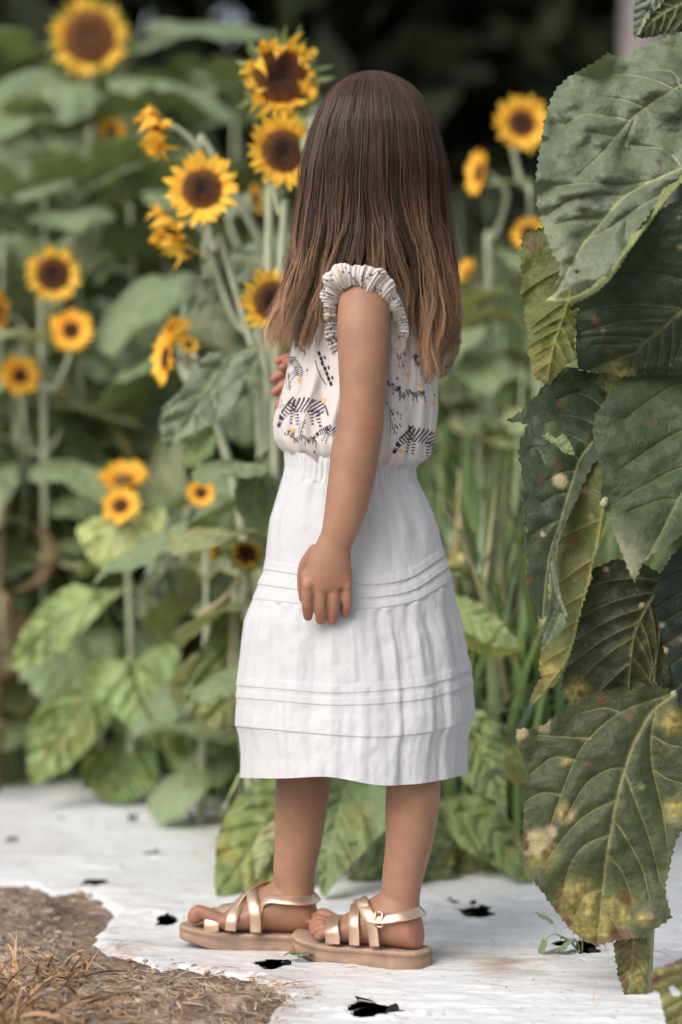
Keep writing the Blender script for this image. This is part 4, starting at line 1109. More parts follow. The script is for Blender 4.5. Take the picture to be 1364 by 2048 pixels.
# ------------------------------------------------------------------ flower heads
def flower(parent, c, facing, D, ratio=.5, kind='open', seed=0, npet=19, roll=0.0):
    """sunflower head: disc with two rings of ray petals and a green calyx behind"""
    g = np.random.default_rng(1000 + seed); R = D / 2; rd = R * ratio
    f = norm(facing); up = np.array([0, 0, 1.]); x = norm(np.cross(up, f)) if abs(f[2]) < .97 else np.array([1., 0, 0]); y = np.cross(f, x)
    A = np.stack([x, y, f])
    pig = g.uniform(.88, 1.08)
    # disc
    nr, na = 22, 56; r = np.linspace(.0, 1, nr); a = np.linspace(0, 2 * np.pi, na, endpoint=False)
    RR, AA = np.meshgrid(r, a, indexing='ij')
    z = .20 * (1 - RR ** 2.2) - .13 * np.exp(-(RR / .42) ** 2) + .035 * np.sin(AA * 21 + RR * 38) * smooth(.1, .4, RR)
    z = z + .03 * _hash((RR * 97).astype(np.int64), (AA * 51).astype(np.int64), np.zeros(RR.shape, np.int64), seed + 3)
    V = np.stack([RR * np.cos(AA), RR * np.sin(AA), z], -1) * rd
    dark = np.array([.020, .011, .008]); mid_ = np.array([.075, .032, .014]); outr = np.array([.14, .058, .018]); pol = np.array([.42, .20, .03])
    rr = RR + .05 * fbm(np.stack([RR * 9, AA * 4], -1), seed, 2)
    cc = dark + (mid_ - dark) * smooth(.15, .5, rr)[..., None]; cc = cc + (outr - cc) * smooth(.55, .92, rr)[..., None]
    if kind == 'young': cc = cc * .4 + np.array([.16, .11, .02]) * .6
    if kind == 'big': cc = mid_ * 1.5 + (outr * 1.6 - mid_ * 1.5) * smooth(.35, .95, rr)[..., None]
    cc = cc + (pol - cc) * (.75 * smooth(.90, 1.0, rr) * (g.random(rr.shape) * .8 + .2))[..., None]
    G = Geo(); G.add(V.reshape(-1, 3) @ A + c, grid_faces(nr, na, True), col=cc.reshape(-1, 3))
    # florets standing on the disc
    nf = 170; k = np.arange(nf); fr = np.sqrt((k + 4) / (nf + 4)); fa = k * 2.39996; 
    for i in range(nf):
        if fr[i] < .34: continue
        b = np.array([fr[i] * math.cos(fa[i]), fr[i] * math.sin(fa[i]), .20 * (1 - fr[i] ** 2.2) - .13 * math.exp(-(fr[i] / .42) ** 2)]) * rd
        n_ = norm(np.array([b[0] * .35, b[1] * .35, rd])); s = .05 * rd; tx = norm(np.cross(n_, [0, 1, .2])); ty = np.cross(n_, tx)
        v = np.array([b + s * (tx * p + ty * q_) for p, q_ in ((-.5, -.5), (.5, -.5), (.5, .5), (-.5, .5))] + [b + n_ * s * 1.7])
        G.add(v @ A + c, [[0, 1, 4], [1, 2, 4], [2, 3, 4], [3, 0, 4]], col=(outr if fr[i] > .6 else mid_) * g.uniform(.5, 1.6))
    head = G.build('flower_head', M['disc'], parent)
    # petals
    G = Geo(); L0 = R - rd * .92
    for ring in range(2 if kind != 'bud' else 1):
        n = npet
        for k in range(n):
            if kind == 'wilted' and g.random() < .06: continue
            th_ = (k + ring * .5 + g.uniform(-.28, .28)) * 2 * np.pi / n
            L = L0 * g.uniform(.86, 1.14) * (1 if ring == 0 else .92); W = L * g.uniform(.38, .50) * (1 if kind != 'big' else 1.15)
            W = max(W, 2.5 * rd / n)
            t = np.linspace(0, 1, 9)[:, None]; u = np.array([-1, -.5, 0, .5, 1])[None, :]
            prof = (np.sin(np.pi * np.clip(t * .93 + .07, 0, 1) ** .72)) ** .8
            prof = prof * (.28 + .72 * smooth(0, .3, t)) 
            e0 = g.uniform(.05, .35) + (.16 if ring else 0); bend = g.uniform(-.5, .35); tw = g.uniform(-.35, .35); side = g.uniform(-.25, .25)
            if kind == 'wilted': e0 = g.uniform(-.2, 1.3); bend = g.choice([-1, 1, 1, 1]) * g.uniform(.9, 3.4); tw = g.uniform(-1.5, 1.5); W *= g.uniform(1.1, 1.6); side = g.uniform(-.9, .9); L *= g.uniform(1.2, 2.0)
            if kind == 'bud': e0 = 1.15; bend = .5; W *= .9
            if kind == 'young': e0 += .35
            el = e0 + bend * t
            ds = L / 8
            rad = np.concatenate([[[0]], np.cumsum(np.cos(el[:-1]) * ds, 0)]); hh = np.concatenate([[[0]], np.cumsum(np.sin(el[:-1]) * ds, 0)])
            sw = u * W * .5 * prof; ca = np.cos(tw * t); sa = np.sin(tw * t)
            crease = -.16 * W * prof * (1 - np.abs(u)) + .03 * W * np.sin(9 * u)
            lx = sw * ca + side * L * t ** 2 * .5; lz = hh + sw * sa + crease * 1.0 - .05 * W * ring
            lr = rd * (.93 if ring == 0 else .88) + rad + 0 * u
            ct_, st_ = math.cos(th_), math.sin(th_)
            V = np.stack([lr * ct_ - lx * st_, lr * st_ + lx * ct_, lz + 0 * u + .0006 * ring], -1)
            tb = t + 0 * u; base = np.array([.84, .36, .018]); tipc = np.array([.93, .57, .065])
            col = base + (tipc - base) * smooth(0, .45, tb)[..., None]; col = col * (pig * g.uniform(.88, 1.08)) * (1 - .10 * (np.abs(np.abs(u) - .5) < .1) + 0 * t)[..., None]
            if kind == 'wilted': col = col * .93; col = col + (np.array([.42, .20, .05]) - col) * (smooth(.65, 1, tb) * g.uniform(.1, .8))[..., None]
            G.add(V.reshape(-1, 3) @ A + c, grid_faces(9, 5), col=col.reshape(-1, 3))
    G.build('petals', M['petal'], head)
    # calyx
    G = Geo()
    t = np.linspace(0, 1, 9); a = np.linspace(0, 2 * np.pi, 28, endpoint=False)
    rb = rd * np.array([1.0, 1.03, .98, .85, .68, .5, .34, .2, .10]); zb = -rd * np.array([-.02, .10, .22, .33, .42, .5, .58, .68, .8])
    V = np.stack([np.outer(rb, np.cos(a)), np.outer(rb, np.sin(a)), np.outer(zb, np.ones(28))], -1).reshape(-1, 3)
    gc = np.array([.14, .19, .075]); G.add(V @ A + c, grid_faces(9, 28, True)[:, ::-1], col=gc)
    for ring in range(2):
        for k in range(15):
            th_ = (k + .5 * ring + g.uniform(-.2, .2)) * 2 * np.pi / 15; L = rd * g.uniform(.65, 1.0) * (1.25 if kind == 'bud' else (.9 if k % 3 else 1.25) if kind == 'wilted' else 1); W = rd * .30
            t2 = np.linspace(0, 1, 6)[:, None]; u = np.array([-1, 0, 1])[None, :]; el = -.35 + g.uniform(.2, 1.0) * t2 + (.6 * g.uniform(-1, 1) if kind == 'wilted' else 0) * t2
            rad = rd * .9 + L * t2 * np.cos(el); hh = -rd * .14 - .06 * rd * ring + L * np.sin(el) * t2
            lx = u * W * .5 * (1 - t2 ** 1.6); V = np.stack([rad * math.cos(th_) - lx * math.sin(th_), rad * math.sin(th_) + lx * math.cos(th_), hh - .06 * rd * (u == 0)], -1)
            G.add(V.reshape(-1, 3) @ A + c, grid_faces(6, 3), col=np.array([.20, .25, .11]) * g.uniform(.8, 1.35))
    G.build('calyx', M['leaf'], head)
    return head, c - f * rd * .72

STEMC = np.array([.34, .36, .24])
def stem_tube(G, pts, r0, r1, col=STEMC, n=26):
    s = spline(pts, n); G.add(*tube(s, np.linspace(r0, r1, n), 9), col=np.asarray(col) * np.random.default_rng(int(abs(s[0, 0]) * 1e5)).uniform(.85, 1.15))
def head_curve(hb, facing, root, droop=.06):
    """stem from root up and over into the back of a head"""
    f = norm(facing); k = np.asarray(hb) - f * droop * .7
    return np.array([root, root * .55 + (k - [0, 0, .10]) * .45, k - [0, 0, .03], np.asarray(hb) - f * .012, np.asarray(hb)])

FPLANT = 0
def sunflower(label, base, stems, heads=(), leaves=(), group='sunflower plants', r=.0082, name='sunflower_plant', stemcol=STEMC, cat='sunflower'):
    """base (px, d); stems: polylines of (px, py, d); heads: (px, py, d, diameter px, ratio, facing, kind, root) - root = point (px, py, d) where its stalk starts;
    leaves: (px, py, d, size m, yaw deg (0 = +x, 90 = away), pitch deg, variant)"""
    global FPLANT; FPLANT += 1
    b = P(base[0], ground_d(1) * 0 + 950, base[1]); b[2] = 0.0
    root = empty(name, b); tag(root, label, cat, group)
    G = Geo()
    for s in stems:
        pts = np.array([P(*q) for q in s]); stem_tube(G, pts, r, r * .62, stemcol)
    for k, hd in enumerate(heads):
        px, py, d, D, ratio, fc, kind, rt = hd
        h, hb = flower(root, P(px, py, d), fc, D * d / F, ratio, kind, FPLANT * 13 + k, npet=[17, 19, 21][(FPLANT + k) % 3] if D > 60 else 15)
        if rt is not None: stem_tube(G, head_curve(hb, fc, P(*rt)), r * .62, r * .55, stemcol)
    if G.n: G.build('stem', M['stem'], root)
    for (px, py, d, size, yaw, pitch, key) in leaves:
        y, p_ = math.radians(yaw), math.radians(pitch)
        put_leaf(root, key, P(px, py, d), (math.cos(y) * math.cos(p_), math.sin(y) * math.cos(p_), math.sin(p_)), size, random.uniform(-.25, .25))
    return root
TOC = np.array([0, -1., .05])     # towards the camera
def fc(yaw, pitch=0):
    """facing: yaw degrees from towards-the-camera, positive to the right of the picture; pitch up"""
    y, p_ = math.radians(yaw), math.radians(pitch); return (math.sin(y) * math.cos(p_), -math.cos(y) * math.cos(p_), math.sin(p_))
# ------------------------------------------------------------------ the large plant in the right foreground
b = P(1282, 950, 2.66); b[2] = 0
FG = empty('sunflower_plant', b)
tag(FG, 'huge leafy sunflower stalk at the right edge with big dark pale-veined leaves', 'sunflower')
G = Geo()
stem_tube(G, [P(1284, 1992, 2.655), P(1286, 1900, 2.665), P(1300, 1700, 2.70), P(1330, 1400, 2.72), P(1400, 1000, 2.72), P(1440, 600, 2.70), P(1430, 200, 2.66), P(1420, -200, 2.64)], .0125, .011, [.25, .24, .14], 50)
for a, m_, bb in (((1405, 950, 2.72), (1430, 300, 2.60), (1430, 240, 2.56)), ((1350, 1300, 2.72), (1362, 1380, 2.66), (1348, 1388, 2.61)), ((1440, 640, 2.70), (1450, 820, 2.55), (1430, 850, 2.50)), ((1440, 600, 2.70), (1450, 560, 2.64), (1430, 566, 2.61)), ((1380, 1100, 2.72), (1360, 1120, 2.68), (1340, 1156, 2.665)), ((1400, 1000, 2.72), (1240, 960, 2.66), (1206, 1010, 2.585)), ((1400, 1000, 2.72), (1250, 840, 2.66), (1192, 876, 2.635))):
    stem_tube(G, [P(*a), P(*m_), P(*bb)], .0055, .004, [.24, .25, .12], 16)
G.build('stem', M['stem'], FG)
VL = (.40, .41, .25)
# top leaf, sky sheen put into its pale base colour
o1 = [(1440, 60), (1364, 62), (1320, 78), (1280, 95), (1262, 108), (1240, 114), (1215, 104), (1190, 122), (1160, 138), (1130, 160), (1112, 180), (1100, 200), (1092, 225), (1086, 245), (1083, 270), (1078, 300), (1074, 330), (1072, 375), (1072, 400), (1076, 420), (1083, 440), (1090, 465), (1097, 490), (1105, 510), (1118, 528), (1118, 555), (1110, 575), (1100, 588), (1090, 603), (1112, 606), (1140, 600), (1165, 588), (1190, 574), (1216, 548), (1242, 512), (1272, 465), (1300, 425), (1332, 385), (1364, 350), (1440, 290)]
traced_leaf(FG, o1,  [(1440, 300), (1364, 335), (1300, 362), (1250, 392), (1205, 440), (1165, 490), (1120, 570), (1092, 602)], 2.601, mat='leaf_fg', gx=.00006, gy=-.00042, wave=.034, quilt=.012, seed=1, step=4.2, teeth=(15, 3.4), vein_w=3.0, colour=np.array([.128, .154, .098]), vein_col=VL, strict_veins=True,
    veins=[[(1440, 120), (1340, 182), (1275, 225), (1240, 262), (1200, 310), (1155, 352)], [(1440, 330), (1364, 366), (1300, 402), (1255, 430), (1210, 462), (1165, 482)], [(1440, 170), (1364, 180), (1310, 160), (1252, 150), (1160, 152)], [(1290, 215), (1250, 200), (1200, 193)], [(1258, 240), (1215, 232), (1165, 230), (1130, 250)], [(1230, 275), (1200, 268), (1185, 264)], [(1300, 362), (1240, 372), (1180, 366), (1110, 372)], [(1250, 392), (1200, 392), (1140, 402), (1095, 430)], [(1205, 440), (1160, 438), (1110, 450)], [(1364, 366), (1330, 420)], [(1255, 430), (1250, 470)], [(1364, 180), (1345, 145), (1300, 140)], [(1275, 225), (1250, 290), (1262, 300)], [(1364, 335), (1330, 300), (1260, 290)]],
    holes=[[(1112, 596), (1122, 583), (1140, 577), (1156, 580), (1152, 590), (1134, 597)], [(1146, 541), (1156, 538), (1160, 543), (1152, 548)]], patches=[(1164, 416, 7, .8, 'b'), (1204, 460, 7, .7, 'b'), (1318, 325, 6, .8, 'b'), (1210, 105, 10, 1, 'b'), (1095, 600, 12, .9, 't')], pale_tip=.25)
# its rolled lower edge, underside out
traced_leaf(FG, [(1090, 602), (1112, 609), (1140, 608), (1168, 597), (1194, 584), (1220, 561), (1246, 523), (1276, 478), (1306, 440), (1336, 400), (1370, 356), (1440, 296), (1440, 262), (1366, 340), (1346, 366), (1325, 378), (1312, 408), (1296, 424), (1282, 446), (1262, 470), (1252, 492), (1240, 506), (1232, 524), (1216, 546), (1196, 560), (1180, 577), (1150, 592), (1120, 598)], [(1440, 280), (1340, 390), (1240, 520), (1160, 590), (1095, 604)], 2.590, mat='leaf_fg', ref=o1, gx=.00006, gy=-.00042, wave=.003, quilt=.003, seed=2, step=4, teeth=(13, 1.6), under=True, nv=3, vein_amt=.4, colour=np.array([.165, .19, .070]), curl=-.012, spots=.5)
# small leaf at the top corner
o2 = [(1440, -60), (1330, -70), (1276, -30), (1268, 18), (1266, 60), (1270, 75), (1290, 78), (1312, 74), (1338, 66), (1364, 56), (1440, 28)]
traced_leaf(FG, o2, [(1440, -20), (1360, 10), (1310, 40), (1272, 72)], 2.624, mat='leaf_fg', gx=.0003, gy=-.0002, wave=.006, quilt=.004, seed=3, colour=np.array([.040, .052, .016]), teeth=(11, 2.5), under=True)
traced_leaf(FG, [(1276, -30), (1268, 18), (1266, 60), (1269, 74), (1280, 68), (1290, 48), (1302, 30), (1318, 14), (1340, -10), (1330, -60)], [(1330, -50), (1300, 10), (1270, 72)],  2.615, ref=o2, gx=.0003, gy=-.0002, wave=.004, quilt=.006, seed=4, colour=np.array([.20, .23, .16]), teeth=(8, 2.2), vein_amt=.5)
# olive leaf behind it
traced_leaf(FG, [(1043, 475), (1060, 462), (1090, 452), (1130, 470), (1160, 520), (1165, 590), (1152, 640), (1150, 680), (1152, 715), (1130, 735), (1115, 750), (1100, 768), (1086, 764), (1070, 757), (1065, 740), (1055, 710), (1053, 690), (1055, 660), (1048, 640), (1047, 610), (1041, 585), (1044, 560), (1040, 530), (1043, 510), (1040, 495)], [(1160, 500), (1136, 605), (1122, 650), (1106, 700), (1095, 765)], 2.62, mat='leaf_fg', gx=-.0001, gy=-.0001, wave=.006, quilt=.004, seed=5, under=True, colour=np.array([.090, .100, .022]), teeth=(14, 3), spots=.9, vein_col=(.24, .25, .08), vein_w=2.2, patches=[(1060, 492, 10, 1, 'b'), (1065, 470, 8, .8, 'b'), (1070, 735, 40, .35, 'y')])
# leaf under the top leaf, that leaf's shade painted into its dark colour
traced_leaf(FG, [(1143, 612), (1188, 582), (1235, 525), (1290, 440), (1340, 405), (1440, 380), (1440, 770), (1364, 752), (1300, 748), (1240, 752), (1190, 744), (1155, 738), (1150, 700), (1152, 660), (1143, 640)], [(1440, 566), (1364, 620), (1326, 655), (1285, 688), (1262, 735)], 2.61, mat='leaf_fg', gx=0, gy=.00012, wave=.006, quilt=.004, seed=6, colour=np.array([.022, .036, .016]), teeth=(14, 2.5), spots=.7, vein_col=(.15, .16, .07), vein_w=2.4, veins=[[(1440, 612), (1364, 620), (1250, 618), (1150, 625)], [(1326, 655), (1270, 652), (1200, 660)], [(1285, 688), (1240, 690), (1190, 690)]], patches=[(1192, 640, 11, .9, 'b'), (1215, 700, 8, .6, 'b'), (1240, 742, 26, .5, 'y')])
# big pointed leaf nearest the camera
traced_leaf(FG, [(1200, 745), (1216, 790), (1190, 830), (1185, 865), (1190, 900), (1205, 920), (1203, 960), (1200, 1000), (1208, 1020), (1225, 1060), (1240, 1100), (1255, 1140), (1268, 1168), (1275, 1150), (1285, 1130), (1302, 1110), (1330, 1095), (1364, 1072), (1440, 1030), (1440, 715), (1364, 708), (1300, 716), (1240, 735)], [(1440, 850), (1395, 935), (1355, 1000), (1320, 1070), (1290, 1122), (1268, 1166)], 2.595, mat='leaf_fg', gx=.00005, gy=-.00028, wave=.009, quilt=.006, seed=7, colour=np.array([.052, .072, .035]), teeth=(18, 2.5), pale_tip=.75, vein_col=(.22, .24, .12), vein_w=2.4, nv=5, strict_veins=True,
    veins=[[(1440, 780), (1364, 768), (1300, 800), (1250, 838)], [(1420, 880), (1364, 862), (1290, 905), (1240, 940)], [(1390, 945), (1364, 935), (1300, 965), (1225, 1010)], [(1355, 1000), (1320, 1000), (1240, 1030)]], patches=[(1216, 752, 26, .5, 'y'), (1304, 846, 9, .7, 'b'), (1248, 832, 7, .6, 'b'), (1225, 748, 14, .5, 't')])
# torn leaf
traced_leaf(FG, [(1128, 728), (1160, 738), (1205, 745), (1222, 790), (1215, 840), (1205, 880), (1190, 920), (1165, 970), (1150, 1000), (1128, 1050), (1112, 1080), (1104, 1120), (1098, 1180), (1100, 1230), (1085, 1240), (1070, 1225), (1060, 1190), (1050, 1150), (1055, 1120), (1047, 1095), (1055, 1060), (1048, 1040), (1045, 1000), (1048, 975), (1043, 945), (1040, 925), (1035, 905), (1040, 885), (1050, 865), (1056, 848), (1040, 845), (1010, 843), (1040, 825), (1070, 795), (1088, 768), (1105, 745)], [(1195, 870), (1176, 893), (1158, 920), (1148, 950), (1135, 990), (1122, 1035), (1096, 1120), (1085, 1235)], 2.63, mat='leaf_fg', gx=.0001, gy=-.00022, wave=.009, quilt=.006, seed=8, colour=np.array([.038, .054, .027]), teeth=(22, 3), vein_col=(.27, .28, .15), vein_w=2.2, nv=5, strict_veins=True,
    veins=[[(1202, 812), (1180, 795), (1150, 786), (1115, 800)], [(1188, 848), (1160, 835), (1120, 830)], [(1178, 888), (1150, 875), (1120, 858)], [(1158, 920), (1140, 905)], [(1150, 942), (1120, 945), (1095, 962)], [(1138, 985), (1110, 990), (1085, 1005)], [(1090, 925), (1075, 895), (1058, 900)], [(1120, 1040), (1090, 1052), (1065, 1070)], [(1215, 790), (1200, 770), (1180, 760)]],
    holes=[[(1084, 872), (1090, 848), (1104, 842), (1120, 850), (1126, 866), (1141, 886), (1150, 910), (1128, 905), (1112, 888), (1096, 882)]], patches=[(1122, 962, 18, .9, 't'), (1118, 930, 12, .8, 'b'), (1083, 960, 8, .8, 'b'), (1123, 805, 10, .6, 'b'), (1086, 1070, 6, .8, 't'), (1060, 1160, 8, .9, 'b')])
traced_leaf(FG, [(1084, 872), (1092, 880), (1110, 888), (1128, 906), (1150, 911), (1140, 886), (1128, 868), (1112, 878), (1098, 866)], [(1088, 872), (1120, 888), (1148, 910)], 2.625, mat='leaf_fg', wave=.002, quilt=.001, seed=18, step=3, under=True, colour=np.array([.22, .26, .12]), teeth=(9, 1.5), nv=2, vein_amt=.3)
# narrow olive leaf hanging edge-on
traced_leaf(FG, [(1186, 912), (1205, 935), (1212, 960), (1210, 1000), (1212, 1040), (1198, 1090), (1188, 1120), (1183, 1160), (1168, 1200), (1157, 1240), (1147, 1290), (1132, 1330), (1112, 1370), (1085, 1390), (1060, 1416), (1060, 1395), (1070, 1370), (1085, 1355), (1078, 1340), (1082, 1300), (1112, 1260), (1130, 1230), (1112, 1180), (1102, 1130), (1107, 1080), (1127, 1030), (1152, 985), (1167, 960), (1178, 925)], [(1208, 1010), (1192, 1100), (1172, 1190), (1152, 1260), (1130, 1325), (1064, 1412)], 2.644, mat='leaf_fg', gx=-.0003, gy=-.00005, wave=.006, quilt=.004, seed=9, under=True, colour=np.array([.080, .088, .022]), teeth=(15, 2.6), spots=.8, vein_col=(.26, .24, .075), vein_w=3.4, patches=[(1100, 1340, 28, .7, 'y'), (1082, 1350, 8, 1, 'b'), (1075, 1365, 7, 1, 'b'), (1150, 1085, 14, .7, 'b')])
traced_leaf(FG, [(1165, 962), (1150, 982), (1126, 1028), (1105, 1080), (1100, 1130), (1110, 1182), (1128, 1232), (1136, 1236), (1120, 1186), (1112, 1132), (1117, 1085), (1137, 1034), (1158, 990)], [(1162, 968), (1112, 1080), (1130, 1230)], 2.639, mat='leaf_fg', gx=-.0003, gy=-.0001, wave=.003, quilt=.001, seed=19, step=3.5, colour=np.array([.26, .28, .20]), teeth=(14, 1.5), nv=2, vein_amt=.3)
traced_leaf(FG, [(1108, 1220), (1128, 1228), (1134, 1245), (1124, 1264), (1104, 1280), (1088, 1298), (1080, 1310), (1084, 1280), (1096, 1245)], [(1120, 1228), (1084, 1305)], 2.60, mat='leaf_fg', gx=.0003, gy=-.0005, wave=.004, quilt=.002, seed=29, step=3.5, colour=np.array([.17, .20, .14]), teeth=(14, 2), nv=2)
# leaf behind, its colour darkened to stand for the shadow there
traced_leaf(FG, [(1183, 1138), (1230, 1118), (1255, 1120), (1290, 1130), (1325, 1150), (1350, 1180), (1362, 1250), (1358, 1330), (1365, 1390), (1330, 1400), (1280, 1400), (1230, 1385), (1190, 1390), (1160, 1398), (1140, 1405), (1130, 1400), (1120, 1380), (1130, 1340), (1150, 1270), (1165, 1200)], [(1338, 1158), (1312, 1188), (1282, 1240), (1266, 1290), (1256, 1395)], 2.665, mat='leaf_fg', gx=0, gy=0, wave=.006, quilt=.004, seed=10, under=True, colour=np.array([.026, .031, .012]), teeth=(15, 2.5), spots=.6, vein_col=(.19, .18, .075), vein_w=2.6, patches=[(1150, 1385, 26, .9, 'y'), (1160, 1385, 8, 1, 'b'), (1284, 1210, 5, 1, 't'), (1212, 1138, 7, .9, 't')])
# leaf at the very edge, shadow painted in as near-black green
traced_leaf(FG, [(1440, 1060), (1364, 1088), (1345, 1110), (1320, 1150), (1308, 1180), (1305, 1220), (1318, 1260), (1325, 1290), (1340, 1340), (1355, 1400), (1364, 1425), (1440, 1440)], [(1440, 1100), (1390, 1240), (1362, 1420)], 2.618, mat='leaf_fg', gx=.0002, gy=-.0001, wave=.006, quilt=.005, seed=11, colour=np.array([.016, .026, .017]), teeth=(14, 2.5), spots=.8, vein_amt=.5, patches=[(1324, 1250, 6, .9, 't'), (1330, 1300, 6, .9, 't'), (1345, 1280, 14, .5, 'b')])
# big low leaf with yellow blotches
o9 = [(1345, 1378), (1300, 1372), (1260, 1378), (1225, 1378), (1190, 1385), (1160, 1400), (1120, 1425), (1085, 1450), (1060, 1455), (1032, 1458), (1035, 1490), (1050, 1530), (1056, 1555), (1048, 1590), (1045, 1640), (1043, 1690), (1045, 1720), (1055, 1745), (1070, 1765), (1090, 1790), (1105, 1815), (1125, 1840), (1150, 1868), (1180, 1885), (1195, 1890), (1240, 1880), (1290, 1875), (1310, 1860), (1345, 1835), (1336, 1805), (1330, 1780), (1338, 1740), (1346, 1705), (1354, 1680), (1368, 1660), (1440, 1610), (1440, 1400), (1375, 1385)]
traced_leaf(FG, o9, [(1352, 1385), (1312, 1415), (1286, 1450), (1262, 1500), (1240, 1570), (1225, 1640), (1215, 1700), (1207, 1760), (1200, 1830), (1195, 1886)], 2.636, mat='leaf_fg', gx=.00003, gy=-.00010, wave=.009, quilt=.006, seed=12, step=4.2, colour=np.array([.048, .060, .026]), teeth=(17, 2.6), vein_col=(.30, .28, .13), vein_w=3.4, strict_veins=True, edge_brown=.25, spots=.25,
    veins=[[(1350, 1386), (1310, 1398), (1240, 1425), (1180, 1475), (1150, 1520), (1122, 1590), (1100, 1655)], [(1312, 1415), (1302, 1480), (1306, 1540), (1325, 1620), (1336, 1700)], [(1240, 1425), (1210, 1416), (1165, 1425)], [(1180, 1477), (1120, 1474), (1075, 1470)], [(1150, 1520), (1105, 1515), (1065, 1545)], [(1122, 1590), (1085, 1585), (1055, 1600)], [(1232, 1600), (1180, 1625), (1140, 1660), (1095, 1720)], [(1218, 1670), (1170, 1690), (1140, 1730), (1125, 1790)], [(1254, 1535), (1215, 1540), (1170, 1570), (1130, 1640)], [(1250, 1545), (1270, 1600), (1300, 1680), (1320, 1760)], [(1228, 1640), (1255, 1680), (1285, 1740), (1300, 1800)], [(1215, 1710), (1245, 1745), (1265, 1800)], [(1204, 1780), (1170, 1790), (1150, 1830)], [(1200, 1825), (1225, 1840), (1240, 1865)], [(1306, 1540), (1340, 1560), (1380, 1570)], [(1302, 1470), (1340, 1490), (1400, 1500)]],
    patches=[(1180, 1835, 62, 1.0, 'y'), (1150, 1800, 40, .8, 'y'), (1225, 1820, 40, .7, 'y'), (1072, 1684, 30, .7, 't'), (1100, 1665, 14, .5, 't'), (1130, 1625, 18, .8, 'y'), (1085, 1715, 30, .5, 'y'), (1040, 1466, 14, .8, 't'), (1085, 1452, 18, .6, 't'), (1132, 1628, 8, .9, 'b'), (1132, 1525, 11, .9, 'y'), (1178, 1528, 7, .9, 'b'), (1253, 1795, 15, 1, 'b'), (1092, 1707, 11, .9, 'b'), (1340, 1442, 22, .9, 'y'), (1348, 1622, 22, .9, 'y'), (1350, 1442, 8, .8, 'b'), (1240, 1880, 26, 1, 'b'), (1200, 1888, 20, .9, 'b'), (1110, 1820, 16, 1, 'b'), (1130, 1848, 14, 1, 'b'), (1048, 1690, 11, 1, 'b'), (1046, 1670, 9, 1, 'b'), (1285, 1835, 16, .7, 'y'), (1260, 1432, 10, .7, 'b'), (1205, 1395, 16, .6, 'b')])
# shrivelled leaf against the foot of the stalk
traced_leaf(FG, [(1238, 1868), (1292, 1866), (1298, 1900), (1296, 1950), (1296, 1990), (1286, 2000), (1277, 2020), (1262, 2017), (1246, 2026), (1240, 2010), (1248, 1990), (1236, 1950), (1232, 1915), (1228, 1890)], [(1270, 1868), (1262, 1930), (1252, 2020)], 2.635, mat='leaf_fg', wave=.007, quilt=.003, seed=13, step=3.6, colour=np.array([.095, .095, .034]), teeth=(12, 3), cup=.02, label='shrivelled brown leaf', patches=[(1262, 1930, 16, 1, 'b'), (1250, 1965, 14, 1, 'b'), (1250, 2010, 22, 1, 'b'), (1268, 1900, 12, .9, 'b'), (1238, 1890, 10, .9, 'b'), (1285, 1960, 30, .5, 'y')])
# leaf in the lower right corner (its own small shoot)
b = P(1440, 950, 2.42); b[2] = 0
LC = empty('sunflower_shoot', b); tag(LC, 'yellowed holed leaf on a short shoot in the bottom right corner', 'sunflower')
G = Geo(); stem_tube(G, [P(1440, 2089, 2.42), P(1446, 1980, 2.42), P(1440, 1905, 2.41)], .006, .004, [.25, .24, .12], 14); G.build('stem', M['stem'], LC)
traced_leaf(LC, [(1300, 1945), (1320, 1935), (1345, 1925), (1364, 1914), (1440, 1880), (1460, 1960), (1440, 2060), (1380, 2078), (1335, 2072), (1328, 2030), (1318, 1985), (1305, 1978)], [(1442, 1905), (1390, 1960), (1350, 2065)], 2.41, wave=.006, quilt=.004, seed=14, colour=np.array([.13, .13, .045]), teeth=(12, 2.5), yellow=.4, holes=[[(1337, 1975), (1345, 1970), (1362, 1985), (1360, 1993), (1345, 1992)]], patches=[(1306, 1960, 15, 1, 'b'), (1340, 1930, 20, .5, 'b')])

# little green weed growing out of a tear in the film
b = P(1165, 950, 2.86); b[2] = -.01
WD = empty('weed', b); tag(WD, 'tiny green weed sprouting from a black tear beside the big spotted leaf', 'weed')
G = Geo()
for a, bb in (((1165, 1912), (1112, 1868)), ((1163, 1912), (1148, 1878)), ((1165, 1912), (1165, 1880)), ((1160, 1913), (1135, 1905))):
    stem_tube(G, [P(a[0], a[1], 2.86), P((a[0] + bb[0]) / 2, (a[1] + bb[1]) / 2 - 8, 2.855), P(bb[0], bb[1], 2.85)], .0014, .0009, [.14, .20, .07], 10)
G.build('stem', M['stem'], WD)
for (x, y, s_, ya, pi_) in ((1112, 1866, .024, 160, 40), (1110, 1868, .028, 200, -60), (1120, 1862, .022, 20, -10), (1148, 1876, .020, 80, 60), (1165, 1878, .024, 200, -30), (1168, 1876, .022, 20, -25), (1135, 1905, .016, 180, 0)):
    put_leaf(WD, ('g', 0), P(x, y, 2.85), (math.cos(math.radians(ya)) * math.cos(math.radians(pi_)), math.sin(math.radians(ya)) * .3, math.sin(math.radians(pi_))), s_)
for x, y, s_ in ((598, 1934, 3),):              # weeds by the sandals
    d = ground_d(y); b = P(x, 950, d); b[2] = .004
    W2 = empty('weed', b); tag(W2, 'speck of green weed on the film at the toe of the near sandal', 'weed')
    for k in range(6):
        a = k * 1.05 + x; put_leaf(W2, ('g', k % 3), P(x, y, d) + [0, 0, .010], (math.cos(a), math.sin(a) * .6, .35), .008 + .003 * (k % 3))

